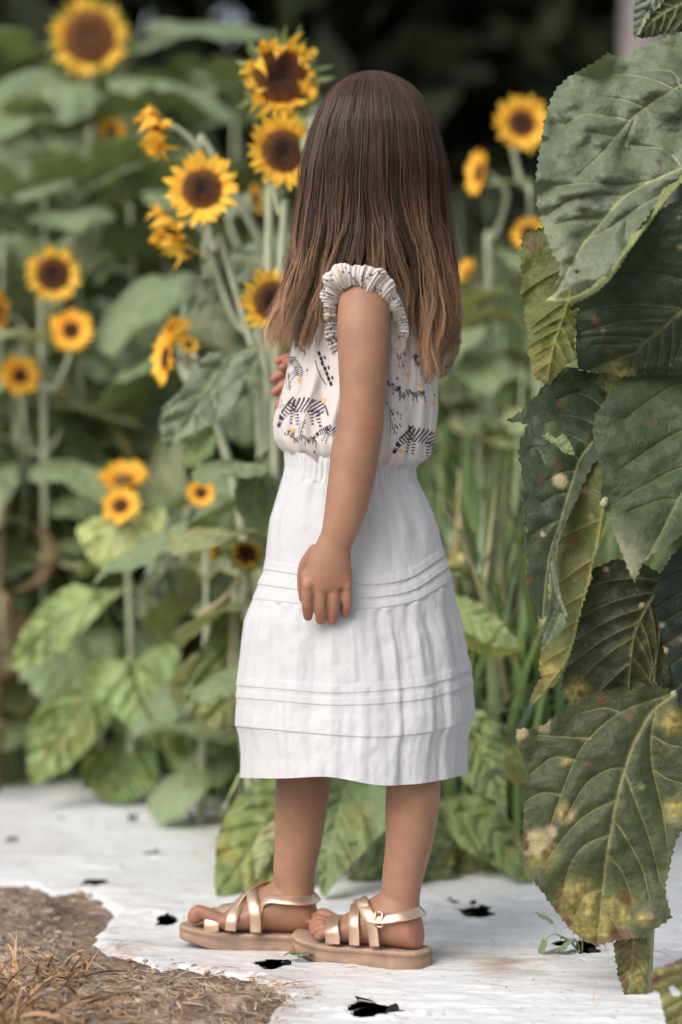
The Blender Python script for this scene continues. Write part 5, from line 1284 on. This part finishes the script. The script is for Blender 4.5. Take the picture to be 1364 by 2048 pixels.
# ------------------------------------------------------------------ sunflowers beside and behind the girl
def gpy(d): return HOR + F * H / d
def along(pts, n, ylo, yhi, sizes, keys, seed, spread=360, pitch=(-25, 25)):
    """n leaves spread up a stem between two rows"""
    g = np.random.default_rng(seed); p = np.array(pts, float); out = []; o = np.argsort(p[:, 1])
    for k in range(n):
        y = yhi + (ylo - yhi) * (k + g.uniform(.1, .9)) / n
        x = np.interp(y, p[o, 1], p[o, 0]); d = np.interp(y, p[o, 1], p[o, 2])
        out.append((x, y, d, g.uniform(*sizes), (seed * 77 + k * 137.5 + g.uniform(-20, 20)) % 360, g.uniform(*pitch), keys[g.integers(len(keys))]))
    return out
GK = [('g', k) for k in range(6)]; YK = [('y', k) for k in range(4)]; MK = GK + YK; BK = [('b', k) for k in range(3)]
# wilted head, tallest of the near group
st = [(640, gpy(3.46), 3.46), (575, 1300, 3.47), (540, 1000, 3.48), (536, 700, 3.48), (538, 420, 3.47), (546, 290, 3.46), (556, 190, 3.46)]
A = sunflower('sunflower with a wilted head of shrivelled curled petals, above all others near the hair', (640, 3.46), [st], [(561, 152, 3.43, 172, .66, fc(8, 2), 'wilted', None)], along(st, 4, 1500, 960, (.12, .16), MK, 3))
st = [(650, gpy(3.42), 3.42), (590, 1300, 3.43), (552, 1000, 3.44), (552, 760, 3.44), (560, 560, 3.43), (570, 400, 3.43)]
B = sunflower('two open dark-centred sunflowers on one plant, half hidden behind the hair', (650, 3.42), [st], [(566, 302, 3.40, 158, .56, fc(14, 4), 'open', (571, 400, 3.43)), (545, 602, 3.32, 142, .56, fc(18, 0), 'open', (553, 760, 3.44))], along(st, 2, 1450, 1100, (.13, .16), MK, 4))
st = [(610, gpy(3.5), 3.50), (570, 1250, 3.50), (535, 950, 3.50), (520, 760, 3.50), (480, 610, 3.50), (440, 470, 3.48)]
Cc = sunflower('fully open golden sunflower facing the camera, lower left of the wilted head', (610, 3.5), [st], [(404, 378, 3.44, 156, .53, fc(-3, 3), 'open', (440, 470, 3.48))], along(st, 6, 1500, 860, (.11, .16), MK, 5))
st = [(580, gpy(3.6), 3.6), (560, 1250, 3.6), (540, 900, 3.6), (515, 700, 3.6), (470, 640, 3.6), (430, 540, 3.58), (408, 485, 3.57)]
st2 = [(548, 900, 3.6), (552, 640, 3.6), (520, 490, 3.58), (475, 400, 3.56), (425, 310, 3.55), (400, 270, 3.55)]
Dd = sunflower('sunflower with two ragged heads seen from behind and the side, facing left', (580, 3.6), [st, st2], [(346, 462, 3.55, 118, .5, fc(-62, -28), 'wilted', (408, 485, 3.57)), (318, 262, 3.52, 112, .5, fc(-70, -12), 'wilted', (402, 272, 3.55))], along(st, 6, 1550, 980, (.12, .17), MK, 6))
st = [(520, gpy(3.7), 3.7), (500, 1200, 3.7), (470, 980, 3.7), (430, 840, 3.7), (400, 740, 3.68), (388, 712, 3.66)]
E = sunflower('sunflower seen edge-on facing left, a small faded head behind it, above the big pale leaf', (520, 3.7), [st], [(332, 716, 3.62, 122, .42, fc(-66, 5), 'open', (392, 725, 3.67)), (355, 662, 3.95, 62, .5, fc(-10, 10), 'wilted', (400, 740, 3.68)), (378, 690, 3.9, 40, .5, fc(20, 0), 'young', (395, 720, 3.67))], along(st, 1, 1150, 1000, (.14, .16), MK, 7))
st = [(90, gpy(4.4), 4.4), (88, 1200, 4.4), (90, 900, 4.4), (84, 720, 4.4), (82, 600, 4.38)]
Ff = sunflower('sunflower with a large dark disc above a smaller open head, near the left edge', (90, 4.4), [st], [(106, 548, 4.33, 118, .60, fc(8, 0), 'open', (83, 610, 4.39)), (142, 661, 4.33, 96, .38, fc(6, 5), 'open', (86, 770, 4.4))], along(st, 11, 1450, 740, (.15, .21), MK, 8))
st = [(20, gpy(4.5), 4.5), (35, 1200, 4.5), (50, 1000, 4.5), (55, 850, 4.48)]
Gg = sunflower('sunflower at the left edge with small heads, one of them cut by the frame', (20, 4.5), [st, [(50, 1000, 4.5), (30, 800, 4.5), (45, 680, 4.48)]], [(40, 752, 4.4, 90, .36, fc(3, 5), 'open', (55, 850, 4.48)), (-2, 626, 4.42, 100, .42, fc(-55, 5), 'open', (42, 700, 4.48)), (64, 708, 4.6, 52, .4, fc(-40, 30), 'young', (52, 800, 4.49)), (126, 790, 4.45, 32, .4, fc(0, 20), 'bud', (60, 900, 4.49))], along(st, 10, 1430, 840, (.15, .2), MK, 9))
st = [(262, gpy(4.2), 4.2), (262, 1300, 4.2), (258, 1180, 4.2), (252, 1080, 4.19)]
Hh = sunflower('sunflower with two stacked heads, the upper tilted to the sky, over pale lower leaves', (262, 4.2), [st], [(248, 962, 4.15, 114, .40, fc(-5, 52), 'young', (255, 1060, 4.2)), (241, 1012, 4.08, 84, .42, fc(-4, 22), 'open', (254, 1090, 4.2))], [])
st = [(400, gpy(3.9), 3.9), (412, 1350, 3.9), (415, 1150, 3.9), (408, 1050, 3.89)]
I = sunflower('small open sunflower with a dark eye between the big pale leaf and the skirt', (400, 3.9), [st], [(402, 986, 3.84, 64, .40, fc(6, 12), 'open', (409, 1060, 3.89))], along(st, 1, 1250, 1120, (.13, .15), MK, 11))
st = [(520, gpy(3.55), 3.55), (480, 1400, 3.55), (470, 1200, 3.55), (490, 1140, 3.54)]
J = sunflower('low sunflower with an orange side bud and a withered brown head beside the skirt', (520, 3.55), [st], [(430, 1106, 3.52, 44, .5, fc(-75, 10), 'young', (472, 1180, 3.55)), (492, 1110, 3.5, 62, .75, fc(10, 25), 'wilted', (492, 1145, 3.54))], [])
# traced leaves of this group
LG = np.array([.19, .225, .15])
traced_leaf(A, [(560, 885), (530, 902), (505, 930), (480, 960), (465, 985), (470, 1020), (500, 1050), (530, 1070), (548, 1066), (575, 1010), (600, 930)], [(560, 892), (528, 930), (512, 1005), (530, 1066)], 3.42, gx=.0002, gy=-.0004, wave=.01, quilt=.007, seed=31, step=6.5, colour=np.array([2.45, 2.3, 2.0]) * np.array([.052, .078, .042]), spots=.4)
traced_leaf(Cc, [(532, 683), (500, 690), (480, 705), (455, 708), (415, 705), (400, 725), (375, 760), (350, 790), (325, 815), (319, 845), (325, 880), (333, 902), (345, 888), (365, 875), (385, 868), (420, 850), (450, 835), (470, 805), (482, 780), (492, 745), (512, 722), (530, 706)], [(532, 694), (470, 702), (432, 735), (400, 800), (365, 858), (333, 900)], 3.40, gx=.0002, gy=-.0006, wave=.012, quilt=.009, seed=32, step=5.5, colour=LG, vein_w=3.6, teeth=(13, 2.6))
traced_leaf(Cc, [(512, 722), (522, 745), (523, 770), (516, 785), (492, 792), (474, 808), (478, 770), (492, 742)], [(515, 724), (505, 760), (480, 802)], 3.43, gx=-.0004, wave=.004, quilt=.002, seed=33, step=5, colour=DARK, under=True, nv=3)
traced_leaf(Cc, [(392, 850), (425, 852), (438, 878), (425, 910), (395, 935), (370, 940), (365, 905), (375, 870)], [(410, 850), (400, 890), (375, 938)], 3.52, seed=34, step=6.5, colour=np.array([2.45, 2.3, 2.0]) * np.array([.05, .075, .03]), wave=.008)
traced_leaf(B, [(448, 520), (470, 495), (505, 487), (530, 500), (545, 530), (530, 560), (500, 572), (465, 560)], [(545, 520), (500, 525), (452, 528)], 3.56, gy=-.0008, seed=35, step=6.5, colour=LG * 1.1, wave=.01)
traced_leaf(B, [(365, 565), (395, 552), (430, 560), (435, 590), (410, 620), (385, 635), (365, 640), (362, 600)], [(432, 565), (400, 595), (368, 636)], 3.6, gy=-.0006, seed=36, step=6.5, colour=LG * .8, wave=.01)
traced_leaf(A, [(612, 235), (625, 205), (648, 195), (665, 215), (660, 260), (630, 300), (605, 330), (600, 290)], [(655, 200), (630, 255), (606, 325)], 3.42, gy=-.0005, seed=37, step=6.5, colour=LG * 1.3, wave=.01)
traced_leaf(Hh, [(372, 1000), (340, 1030), (315, 1080), (295, 1130), (275, 1190), (266, 1222), (275, 1238), (300, 1225), (320, 1200), (345, 1190), (362, 1185), (370, 1130), (380, 1060), (384, 1010)], [(376, 1003), (350, 1070), (312, 1150), (272, 1230)], 3.95, gx=.0005, gy=-.0003, wave=.012, quilt=.006, seed=38, step=6.5, colour=LG * .9)
traced_leaf(Hh, [(255, 1178), (190, 1180), (150, 1165), (110, 1185), (75, 1220), (45, 1260), (30, 1300), (18, 1338), (60, 1336), (100, 1320), (140, 1290), (165, 1262), (190, 1235), (215, 1205)], [(235, 1178), (150, 1222), (100, 1258), (22, 1335)], 4.05, gx=.0002, gy=-.0006, wave=.014, quilt=.012, seed=39, step=6.5, colour=np.array([2.45, 2.3, 2.0]) * np.array([.12, .165, .075]), vein_w=4, label='pale quilted leaf')
traced_leaf(Hh, [(262, 1310), (240, 1322), (205, 1310), (175, 1325), (168, 1355), (178, 1385), (205, 1400), (225, 1425), (250, 1445), (280, 1470), (316, 1492), (325, 1470), (340, 1440), (342, 1400), (338, 1370), (352, 1340), (360, 1310), (345, 1285), (320, 1290), (295, 1305), (275, 1325)], [(268, 1326), (280, 1390), (300, 1450), (315, 1490)], 4.08, gx=0, gy=-.0007, wave=.012, quilt=.012, seed=40, step=6.5, colour=np.array([2.45, 2.3, 2.0]) * np.array([.10, .145, .065]), yellow=.25, edge_brown=.4)
traced_leaf(Hh, [(140, 1380), (185, 1376), (215, 1400), (228, 1430), (205, 1465), (175, 1500), (130, 1540), (90, 1560), (60, 1572), (56, 1530), (50, 1490), (60, 1440), (90, 1400)], [(185, 1384), (140, 1450), (64, 1566)], 4.12, gy=-.0006, wave=.012, quilt=.012, seed=41, step=6.5, colour=np.array([2.45, 2.3, 2.0]) * np.array([.085, .12, .05]), yellow=.45)
traced_leaf(Hh, [(168, 1512), (200, 1495), (240, 1478), (280, 1480), (310, 1500), (318, 1540), (305, 1575), (275, 1600), (235, 1608), (195, 1595), (165, 1572), (157, 1540)], [(240, 1480), (242, 1540), (238, 1604)], 4.17, gy=-.0009, wave=.012, quilt=.012, seed=42, step=6.5, colour=np.array([2.45, 2.3, 2.0]) * np.array([.05, .082, .030]), yellow=.4, edge_brown=.5)
traced_leaf(Hh, [(150, 1060), (190, 1035), (240, 1040), (290, 1030), (330, 1010), (335, 1050), (300, 1090), (250, 1130), (210, 1145), (175, 1110)], [(255, 1035), (235, 1080), (205, 1142)], 4.1, gy=-.0008, wave=.012, quilt=.010, seed=43, step=6.5, colour=np.array([2.45, 2.3, 2.0]) * np.array([.17, .20, .09]), yellow=.2)
traced_leaf(I, [(325, 1490), (350, 1470), (400, 1468), (450, 1450), (480, 1470), (478, 1560), (440, 1590), (400, 1580), (360, 1555), (335, 1525)], [(470, 1462), (410, 1515), (345, 1535)], 3.98, gy=-.0008, wave=.012, quilt=.012, seed=44, step=6.5, colour=np.array([2.45, 2.3, 2.0]) * np.array([.055, .085, .030]), yellow=.4)
traced_leaf(J, [(462, 1192), (430, 1240), (400, 1300), (375, 1350), (366, 1388), (385, 1420), (410, 1455), (450, 1462), (475, 1440), (495, 1380), (492, 1300), (485, 1230), (472, 1200)], [(464, 1196), (458, 1290), (452, 1455)], 3.55, gy=-.0003, wave=.012, quilt=.010, seed=45, step=6, colour=np.array([2.45, 2.3, 2.0]) * np.array([.055, .080, .036]), yellow=.45, spots=1, edge_brown=.8, label='spotted yellowing leaf')
G = Geo(); stem_tube(G, [P(398, 1232, 3.6), P(440, 1205, 3.57), P(466, 1178, 3.55), P(496, 1138, 3.53), P(540, 1132, 3.52), P(580, 1180, 3.52), P(600, 1500, 3.52)], .0045, .0055, [.36, .30, .19], 30); stem_tube(G, [P(466, 1182, 3.55), P(462, 1300, 3.54), P(455, 1450, 3.53)], .0032, .0018, [.33, .28, .17], 14); G.build('stalk', M['stem'], J)
traced_leaf(J, [(415, 1160), (440, 1140), (470, 1150), (485, 1180), (470, 1205), (430, 1222), (412, 1200)], [(478, 1158), (415, 1215)], 3.75, seed=46, step=6.5, colour=DARK * .7, wave=.008)
traced_leaf(A, [(505, 1568), (470, 1600), (445, 1640), (432, 1680), (428, 1730), (431, 1792), (480, 1790), (520, 1776), (560, 1770), (600, 1760), (640, 1740), (665, 1650), (665, 1560), (580, 1535)], [(640, 1560), (545, 1640), (440, 1785)], 3.34, gx=.0002, gy=-.0007, wave=.012, quilt=.010, seed=47, step=5.5, colour=np.array([2.45, 2.3, 2.0]) * np.array([.075, .105, .042]), yellow=.6, spots=.6, edge_brown=.3, teeth=(12, 2.6))
traced_leaf(A, [(505, 1700), (520, 1660), (548, 1640), (560, 1660), (548, 1700), (528, 1740), (510, 1765), (508, 1730)], [(555, 1650), (512, 1758)], 3.30, gy=-.0003, gx=-.0003, wave=.006, seed=57, step=5.5, colour=PALE, yellow=.4, under=True)
traced_leaf(B, [(650, 1568), (720, 1556), (780, 1566), (790, 1620), (772, 1660), (742, 1690), (702, 1730), (667, 1770), (648, 1794), (636, 1780), (640, 1720), (645, 1650)], [(694, 1568), (668, 1650), (646, 1788)], 3.27, gx=-.0002, gy=-.0006, wave=.012, quilt=.010, seed=48, step=5.5, colour=np.array([2.45, 2.3, 2.0]) * np.array([.058, .085, .042]), yellow=.35, spots=.4, teeth=(12, 2.6))
traced_leaf(B, [(690, 1760), (710, 1735), (740, 1690), (790, 1650), (860, 1635), (900, 1655), (908, 1720), (892, 1780), (852, 1814), (830, 1802), (770, 1772), (720, 1768)], [(720, 1750), (800, 1720), (848, 1808)], 3.38, gy=-.0008, wave=.012, quilt=.010, seed=49, step=5.5, colour=np.array([2.45, 2.3, 2.0]) * np.array([.032, .048, .020]), yellow=.25, brown=.3)
# the plant right behind the skirt on the right
st = [(860, gpy(3.5), 3.5), (880, 1400, 3.5), (890, 1200, 3.5), (900, 1140, 3.49)]
K = sunflower('low sunflower with a pale unopened head and limp leaves behind the skirt on the right', (860, 3.5), [st], [(898, 1128, 3.44, 96, .50, fc(40, 68), 'bud', None)], along(st, 2, 1700, 1350, (.12, .16), MK, 14))
for ch in K.children:
    if ch.name.startswith('flower_head'):
        for gch in ch.children:
            if gch.name.startswith('petals'):
                a = gch.data.attributes['col']; n_ = len(gch.data.vertices); cbuf = np.empty(n_ * 4, np.float32); a.data.foreach_get('color', cbuf); cbuf = cbuf.reshape(-1, 4); cbuf[:, :3] = cbuf[:, :3] * .25 + np.array([.42, .46, .26]); a.data.foreach_set('color', cbuf.ravel())
traced_leaf(K, [(880, 1185), (930, 1193), (970, 1213), (1000, 1238), (1022, 1268), (1050, 1292), (1010, 1298), (970, 1285), (930, 1265), (900, 1250), (880, 1230)], [(880, 1200), (960, 1245), (1048, 1292)], 3.36, gy=-.0010, wave=.012, quilt=.010, seed=50, step=5.5, colour=np.array([2.45, 2.3, 2.0]) * np.array([.11, .145, .062]))
traced_leaf(K, [(900, 1250), (930, 1265), (970, 1285), (1010, 1298), (1050, 1292), (1020, 1312), (985, 1316), (945, 1302), (915, 1282)], [(905, 1256), (970, 1300), (1045, 1294)], 3.37, gy=.0006, wave=.006, quilt=.004, seed=51, step=5.5, colour=np.array([2.45, 2.3, 2.0]) * np.array([.20, .21, .055]), under=True, nv=3)
traced_leaf(K, [(920, 1420), (965, 1422), (990, 1445), (1005, 1470), (1010, 1510), (1012, 1560), (1014, 1615), (985, 1602), (950, 1588), (925, 1560), (905, 1500)], [(925, 1430), (965, 1510), (1012, 1612)], 3.33, gx=.0003, gy=-.0006, wave=.014, quilt=.012, seed=52, step=5.5, colour=np.array([2.45, 2.3, 2.0]) * np.array([.105, .14, .065]), yellow=.2, edge_brown=.5)
traced_leaf(K, [(870, 1600), (930, 1585), (980, 1605), (1030, 1650), (1050, 1690), (1068, 1768), (1030, 1760), (1000, 1735), (960, 1720), (920, 1690), (885, 1640)], [(880, 1605), (975, 1660), (1066, 1765)], 3.40, gx=.0001, gy=-.0006, wave=.012, quilt=.010, seed=53, step=5.5, colour=np.array([2.45, 2.3, 2.0]) * np.array([.065, .095, .036]), yellow=.3)
traced_leaf(K, [(870, 1650), (930, 1660), (975, 1700), (1012, 1742), (960, 1748), (910, 1746), (880, 1722)], [(875, 1660), (945, 1705), (1010, 1742)], 3.45, gy=-.0006, seed=54, step=6, wave=.01, colour=np.array([2.45, 2.3, 2.0]) * np.array([.09, .10, .045]), brown=.9, spots=1, label='browned leaf')
traced_leaf(K, [(1000, 1490), (1030, 1485), (1055, 1510), (1060, 1560), (1030, 1572), (1005, 1545)], [(1005, 1495), (1035, 1530), (1055, 1565)], 3.42, gy=-.0006, seed=55, step=6, wave=.01, colour=np.array([2.45, 2.3, 2.0]) * np.array([.12, .13, .045]), yellow=.4)

# tall blurred sunflowers at the back on the left
st = [(190, gpy(5.2), 5.2), (186, 1000, 5.2), (182, 500, 5.2), (180, 200, 5.18)]
sunflower('tallest sunflower, huge brown disc in a ring of short petals against the dark trees', (190, 5.2), [st], [(178, 74, 5.1, 164, .66, fc(2, -6), 'big', (180, 215, 5.18))],
    [(185, 165, 5.2, .30, 175, 2, ('g', 3)), (185, 150, 5.2, .30, 5, 8, ('g', 3)), (182, 215, 5.18, .28, 250, -15, ('g', 0)), (182, 260, 5.2, .28, 320, 5, ('g', 1))] + along(st, 9, 1300, 330, (.2, .28), GK, 15), r=.014)
for lab, (px, py, d, D, rt, f_, kd), bx, sd in (('small round fuzzy sunflower blurred at the back below the huge head', (223, 263, 5.0, 64, .40, fc(0, 8), 'young'), 235, 16), ('narrow orange bud blurred at the back, left of the small fuzzy head', (146, 258, 5.2, 44, .4, fc(60, 20), 'bud'), 120, 17), ('faded orange bloom sunk among dark leaves above the large-disc head', (102, 384, 5.3, 48, .5, fc(20, 10), 'young'), 70, 18), ('orange side-on bloom glimpsed between the pale stems under the open heads', (511, 398, 4.3, 66, .45, fc(70, 5), 'open'), 520, 19), ('tiny orange bud low among the left leaves', (106, 873, 4.7, 30, .5, fc(10, 20), 'bud'), 120, 20), ('pale yellow bud beside the two stacked heads', (160, 975, 4.5, 42, .5, fc(-30, 30), 'bud'), 165, 21)):
    st = [(bx, gpy(d + .04), d + .04), ((bx + px) / 2 + 8, 1000 if py < 800 else 1250, d + .04), (px + 4, py + 120, d + .04)]
    sunflower(lab, (bx, d + .04), [st], [(px, py, d, D, rt, f_, kd, (px + 4, py + 120, d + .04))], along(st, 9 if py < 800 else 4, 1450, py + 170, (.16, .25), GK, sd))
# sunflowers behind on the right, in the tall grass
for lab, (px, py, d, D, rt, f_, kd), bx, sd in (('open sunflower against the dark trees, between the hair and the large pale leaf', (1043, 246, 4.3, 124, .46, fc(10, 4), 'open'), 1075, 22), ('sunflower seen from the side facing left above the grass, nearest the hair', (958, 346, 4.35, 100, .42, fc(-68, 8), 'open'), 985, 23), ('sunflower half covered by the edge of the olive leaf', (1058, 468, 4.3, 76, .48, fc(-10, 4), 'open'), 1085, 24), ('orange bloom turned away beside the hair ends', (934, 546, 4.4, 68, .4, fc(-55, 30), 'young'), 960, 25), ('small orange bloom beside the blouse sleeve', (930, 716, 4.4, 58, .4, fc(75, 10), 'young'), 955, 26)):
    st = [(bx, gpy(d + .05), d + .05), (bx + 5, 1000, d + .05), (px + 16, py + 120, d + .05)]
    sunflower(lab, (bx, d + .05), [st], [(px, py, d, D, rt, f_, kd, (px + 16, py + 120, d + .05))], along(st, 6, 950, py + 120, (.085, .13), [('g', 0), ('g', 4), ('y', 0), ('y', 3)], sd))
# the dense rows behind: leafy plants whose blooms do not show
g = np.random.default_rng(31)
rows_ = [(4.75, np.arange(-60, 560, 78), 330), (5.4, np.arange(-90, 640, 66), 250), (6.2, np.arange(-120, 720, 62), 190), (4.9, np.array([1120, 1200, 1290]), 560)]
for d0, xs_, ytop in rows_:
    for x in xs_:
        d = d0 + g.uniform(-.22, .22); x = x + g.uniform(-25, 25); yt = ytop + g.uniform(-40, 140) + (90 if x > 360 and d0 < 6 else 0)
        if x > 430 and d0 < 5.5: yt += 130
        st = [(x, gpy(d), d), (x + g.uniform(-20, 20), 1000, d), (x + g.uniform(-25, 25), yt, d)]
        lv = along(st, 19 if d0 < 6 else 14, 1440, yt, (.17, .27), GK, int(g.integers(1000)), pitch=(-62, 0))
        lv += [(st[-1][0], yt, d, .13, a_, 35, ('g', 3)) for a_ in (20, 140, 260)]
        sunflower('leafy sunflower without an open bloom in the dense blurred rows behind', (x, d), [st], [], lv, group='leafy sunflowers of the back rows')
for d0, xs_, lab in ((4.5, (10, 110, 200, 330, 430), 'low yellowing leafy sunflower beside the edge of the white film'), (3.95, (500, 590), 'low leafy sunflower in the shade behind the skirt')):
    for x in xs_:
        d = d0 + g.uniform(-.1, .1); st = [(x, gpy(d), d), (x + g.uniform(-15, 15), 1350, d), (x + g.uniform(-20, 20), 1080, d)]
        sunflower(lab, (x, d), [st], [], along(st, 7, gpy(d) - 60, 1080, (.13, .2), YK + GK[:2], int(g.integers(1000))), group='low leafy plants along the film')
# withered plant at the left edge
st = [(-8, gpy(4.3), 4.3), (-2, 1300, 4.3), (4, 1060, 4.3), (14, 1000, 4.29)]
W = sunflower('withered brown stalk with hanging dead leaves at the left edge of the picture', (-8, 4.3), [st], [], along(st, 8, 1480, 1010, (.10, .16), BK, 33, pitch=(-60, -10)), stemcol=np.array([.12, .075, .045]), group=None)

# ------------------------------------------------------------------ tall grass behind on the right, and between the plants
G = Geo(); gr = np.random.default_rng(77)
for k in range(3200):
    r_ = gr.random()
    if r_ < .60: px, d = gr.uniform(850, 1130), 3.55 + 1.9 * gr.random() ** 1.7
    elif r_ < .94: px, d = gr.uniform(830, 1300), gr.uniform(5.0, 7.5)
    else: px, d = gr.uniform(380, 860), gr.uniform(3.9, 6.5)
    h_ = gr.uniform(.40, .78) * (1 if d < 5.0 else 1.55) * (.8 if r_ >= .94 else 1) * (1 + .22 * (gr.random() < .12))
    if r_ < .6: h_ *= np.interp(d, [3.6, 4.3, 5.4], [.74, 1.05, 1.2])
    h_ = min(h_, H + (950 - gr.uniform(265, 520)) * d / F)
    o = np.array([(px - 682) * d / F, d, -.01]); a = gr.uniform(0, 2 * np.pi); lean = gr.uniform(.02, .45); bend = abs(gr.normal(0, .5)) * (1.6 if gr.random() < .25 else 1)
    n_ = 9; t = np.linspace(0, 1, n_); ang = lean + bend * t ** 1.5 * 1.5; ds = h_ / (n_ - 1)
    hx = np.concatenate([[0], np.cumsum(np.sin(ang[:-1]) * ds)]); hz = np.concatenate([[0], np.cumsum(np.cos(ang[:-1]) * ds)])
    dr = np.array([math.cos(a), math.sin(a), 0]); c_ = o + hx[:, None] * dr + hz[:, None] * [0, 0, 1.]
    sa = a + np.pi / 2 + gr.uniform(-.5, .5); sd_ = np.array([math.cos(sa), math.sin(sa), 0]); w_ = gr.uniform(.009, .021) * .5 * (1 - t ** 2.2 * .95)
    nrm = np.cross(sd_, [0, 0, 1])
    V = np.stack([c_ - sd_ * w_[:, None], c_ + nrm * w_[:, None] * .35, c_ + sd_ * w_[:, None]], 1).reshape(-1, 3)
    bse = [np.array([.045, .095, .032]), np.array([.085, .145, .045]), np.array([.12, .17, .075]), np.array([.30, .29, .17]), np.array([.10, .16, .10])][gr.choice(5, p=[.26, .26, .22, .10, .16])] * gr.choice([.55, 1.2, 2.0, 3.1]) * gr.uniform(.8, 1.2) * np.array([1.18, 1.0, 1.15])
    tt = np.repeat(t, 3)[:, None]; tipm = smooth(.7, 1, tt) * gr.uniform(0, .5)
    G.add(V, grid_faces(n_, 3), col=bse * (1 - tipm) + np.array([.27, .24, .11]) * tipm)
tag(G.build('grass', M['grass']), 'tall green blade grass growing behind the girl and under the sunflowers', 'grass', kind='stuff')

# ------------------------------------------------------------------ dark trees behind
GAPS = [(494, 20, 30), (345, 25, 14), (268, 55, 16), (455, 110, 6)]
def cards(n, cen, rad, size, seed, shell=.0):
    g = np.random.default_rng(seed); u = norm(g.normal(size=(n, 3))); r = (shell + (1 - shell) * g.random(n)) ** (1 / 2.2)
    lump = 1 + .25 * fbm(u * 2.2 + seed, seed, 3)
    c = np.asarray(cen) + u * (r * lump)[:, None] * np.asarray(rad)
    c = c[c[:, 2] > .02]
    px = 682 + c[:, 0] * F / c[:, 1]; py = HOR - (c[:, 2] - H) * F / c[:, 1]; k = np.ones(len(c), bool)
    for gx_, gy_, gr_ in GAPS: k &= (px - gx_) ** 2 + (py - gy_) ** 2 > (gr_ + size * .55 * F / c[:, 1] + 12 * g.random(len(c))) ** 2
    c = c[k]; n = len(c)
    s = size * g.uniform(.6, 1.4, n)[:, None]; a = norm(g.normal(size=(n, 3))); b_ = norm(np.cross(a, g.normal(size=(n, 3))))
    V = np.stack([c - a * s, c + b_ * s * .42, c + a * s, c - b_ * s * .42], 1).reshape(-1, 3)
    return V, np.arange(4 * n).reshape(-1, 4)
def tree(name, label, x, d, h, trunk_h, rx, rz, seed, n, size, bark='bark', tr=.12, lean=0.0, cz=None):
    root = empty(name, (x, d, 0)); tag(root, label, 'tree')
    g = np.random.default_rng(seed); G = Geo()
    tp = np.array([[x, d, -.05], [x + lean * .3, d, trunk_h * .5], [x + lean, d + .1, trunk_h], [x + lean * 1.4, d + .1, h * .9]])
    s = spline(tp, 24); G.add(*tube(s, np.linspace(tr, tr * .35, 24) * (1 + .05 * g.normal(size=24)), 14))
    for k in range(7):
        z0 = trunk_h * (.75 + .08 * k); a = g.uniform(0, 6.28); p0 = np.array([np.interp(z0, s[:, 2], s[:, 0]), np.interp(z0, s[:, 2], s[:, 1]), z0]); L = rx * g.uniform(.6, .95)
        G.add(*tube(spline(np.array([p0, p0 + [math.cos(a) * L * .5, math.sin(a) * L * .5, L * .35], p0 + [math.cos(a) * L, math.sin(a) * L, L * .8]]), 10), np.linspace(tr * .4, tr * .1, 10), 8))
    G.build('trunk', M[bark], root)
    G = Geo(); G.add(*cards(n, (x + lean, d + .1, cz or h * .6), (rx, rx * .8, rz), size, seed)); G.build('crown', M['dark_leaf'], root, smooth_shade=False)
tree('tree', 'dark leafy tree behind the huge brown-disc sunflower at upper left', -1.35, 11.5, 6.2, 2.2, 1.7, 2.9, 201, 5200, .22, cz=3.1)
tree('tree', 'dark tree with bright sky showing through its gaps behind the wilted sunflower', -.35, 12.2, 6.6, 2.2, 1.6, 3.1, 202, 6000, .22, cz=3.2)
tree('tree', 'black shaded tree directly behind the top of the head', .55, 11.2, 6.4, 2.3, 1.5, 3.1, 203, 6400, .22, cz=3.1)
tree('tree', 'black shaded tree behind the open sunflower at upper right', 1.35, 12.0, 6.4, 2.3, 1.5, 3.1, 204, 6400, .22, cz=3.1)
tree('tree', 'dark tree behind the big leaf at the right edge', 2.4, 12.4, 6.2, 2.2, 1.6, 3.0, 205, 4200, .22, cz=3.1)
tree('tree', 'dark tree at the far left edge behind the sunflower rows', -2.6, 12.4, 6.0, 2.0, 1.6, 3.0, 206, 4000, .22, cz=3.0)
tree('pale_tree', 'smooth pale grey trunk rising behind the big top leaf at upper right', 1.17, 9.2, 8.5, 6.5, 1.8, 1.6, 207, 2600, .16, bark='pale_bark', tr=.125, cz=8.0)
# the wood behind them reads as one dark mass
G = Geo()
for k, x in enumerate(np.arange(-6.5, 7, 1.3)):
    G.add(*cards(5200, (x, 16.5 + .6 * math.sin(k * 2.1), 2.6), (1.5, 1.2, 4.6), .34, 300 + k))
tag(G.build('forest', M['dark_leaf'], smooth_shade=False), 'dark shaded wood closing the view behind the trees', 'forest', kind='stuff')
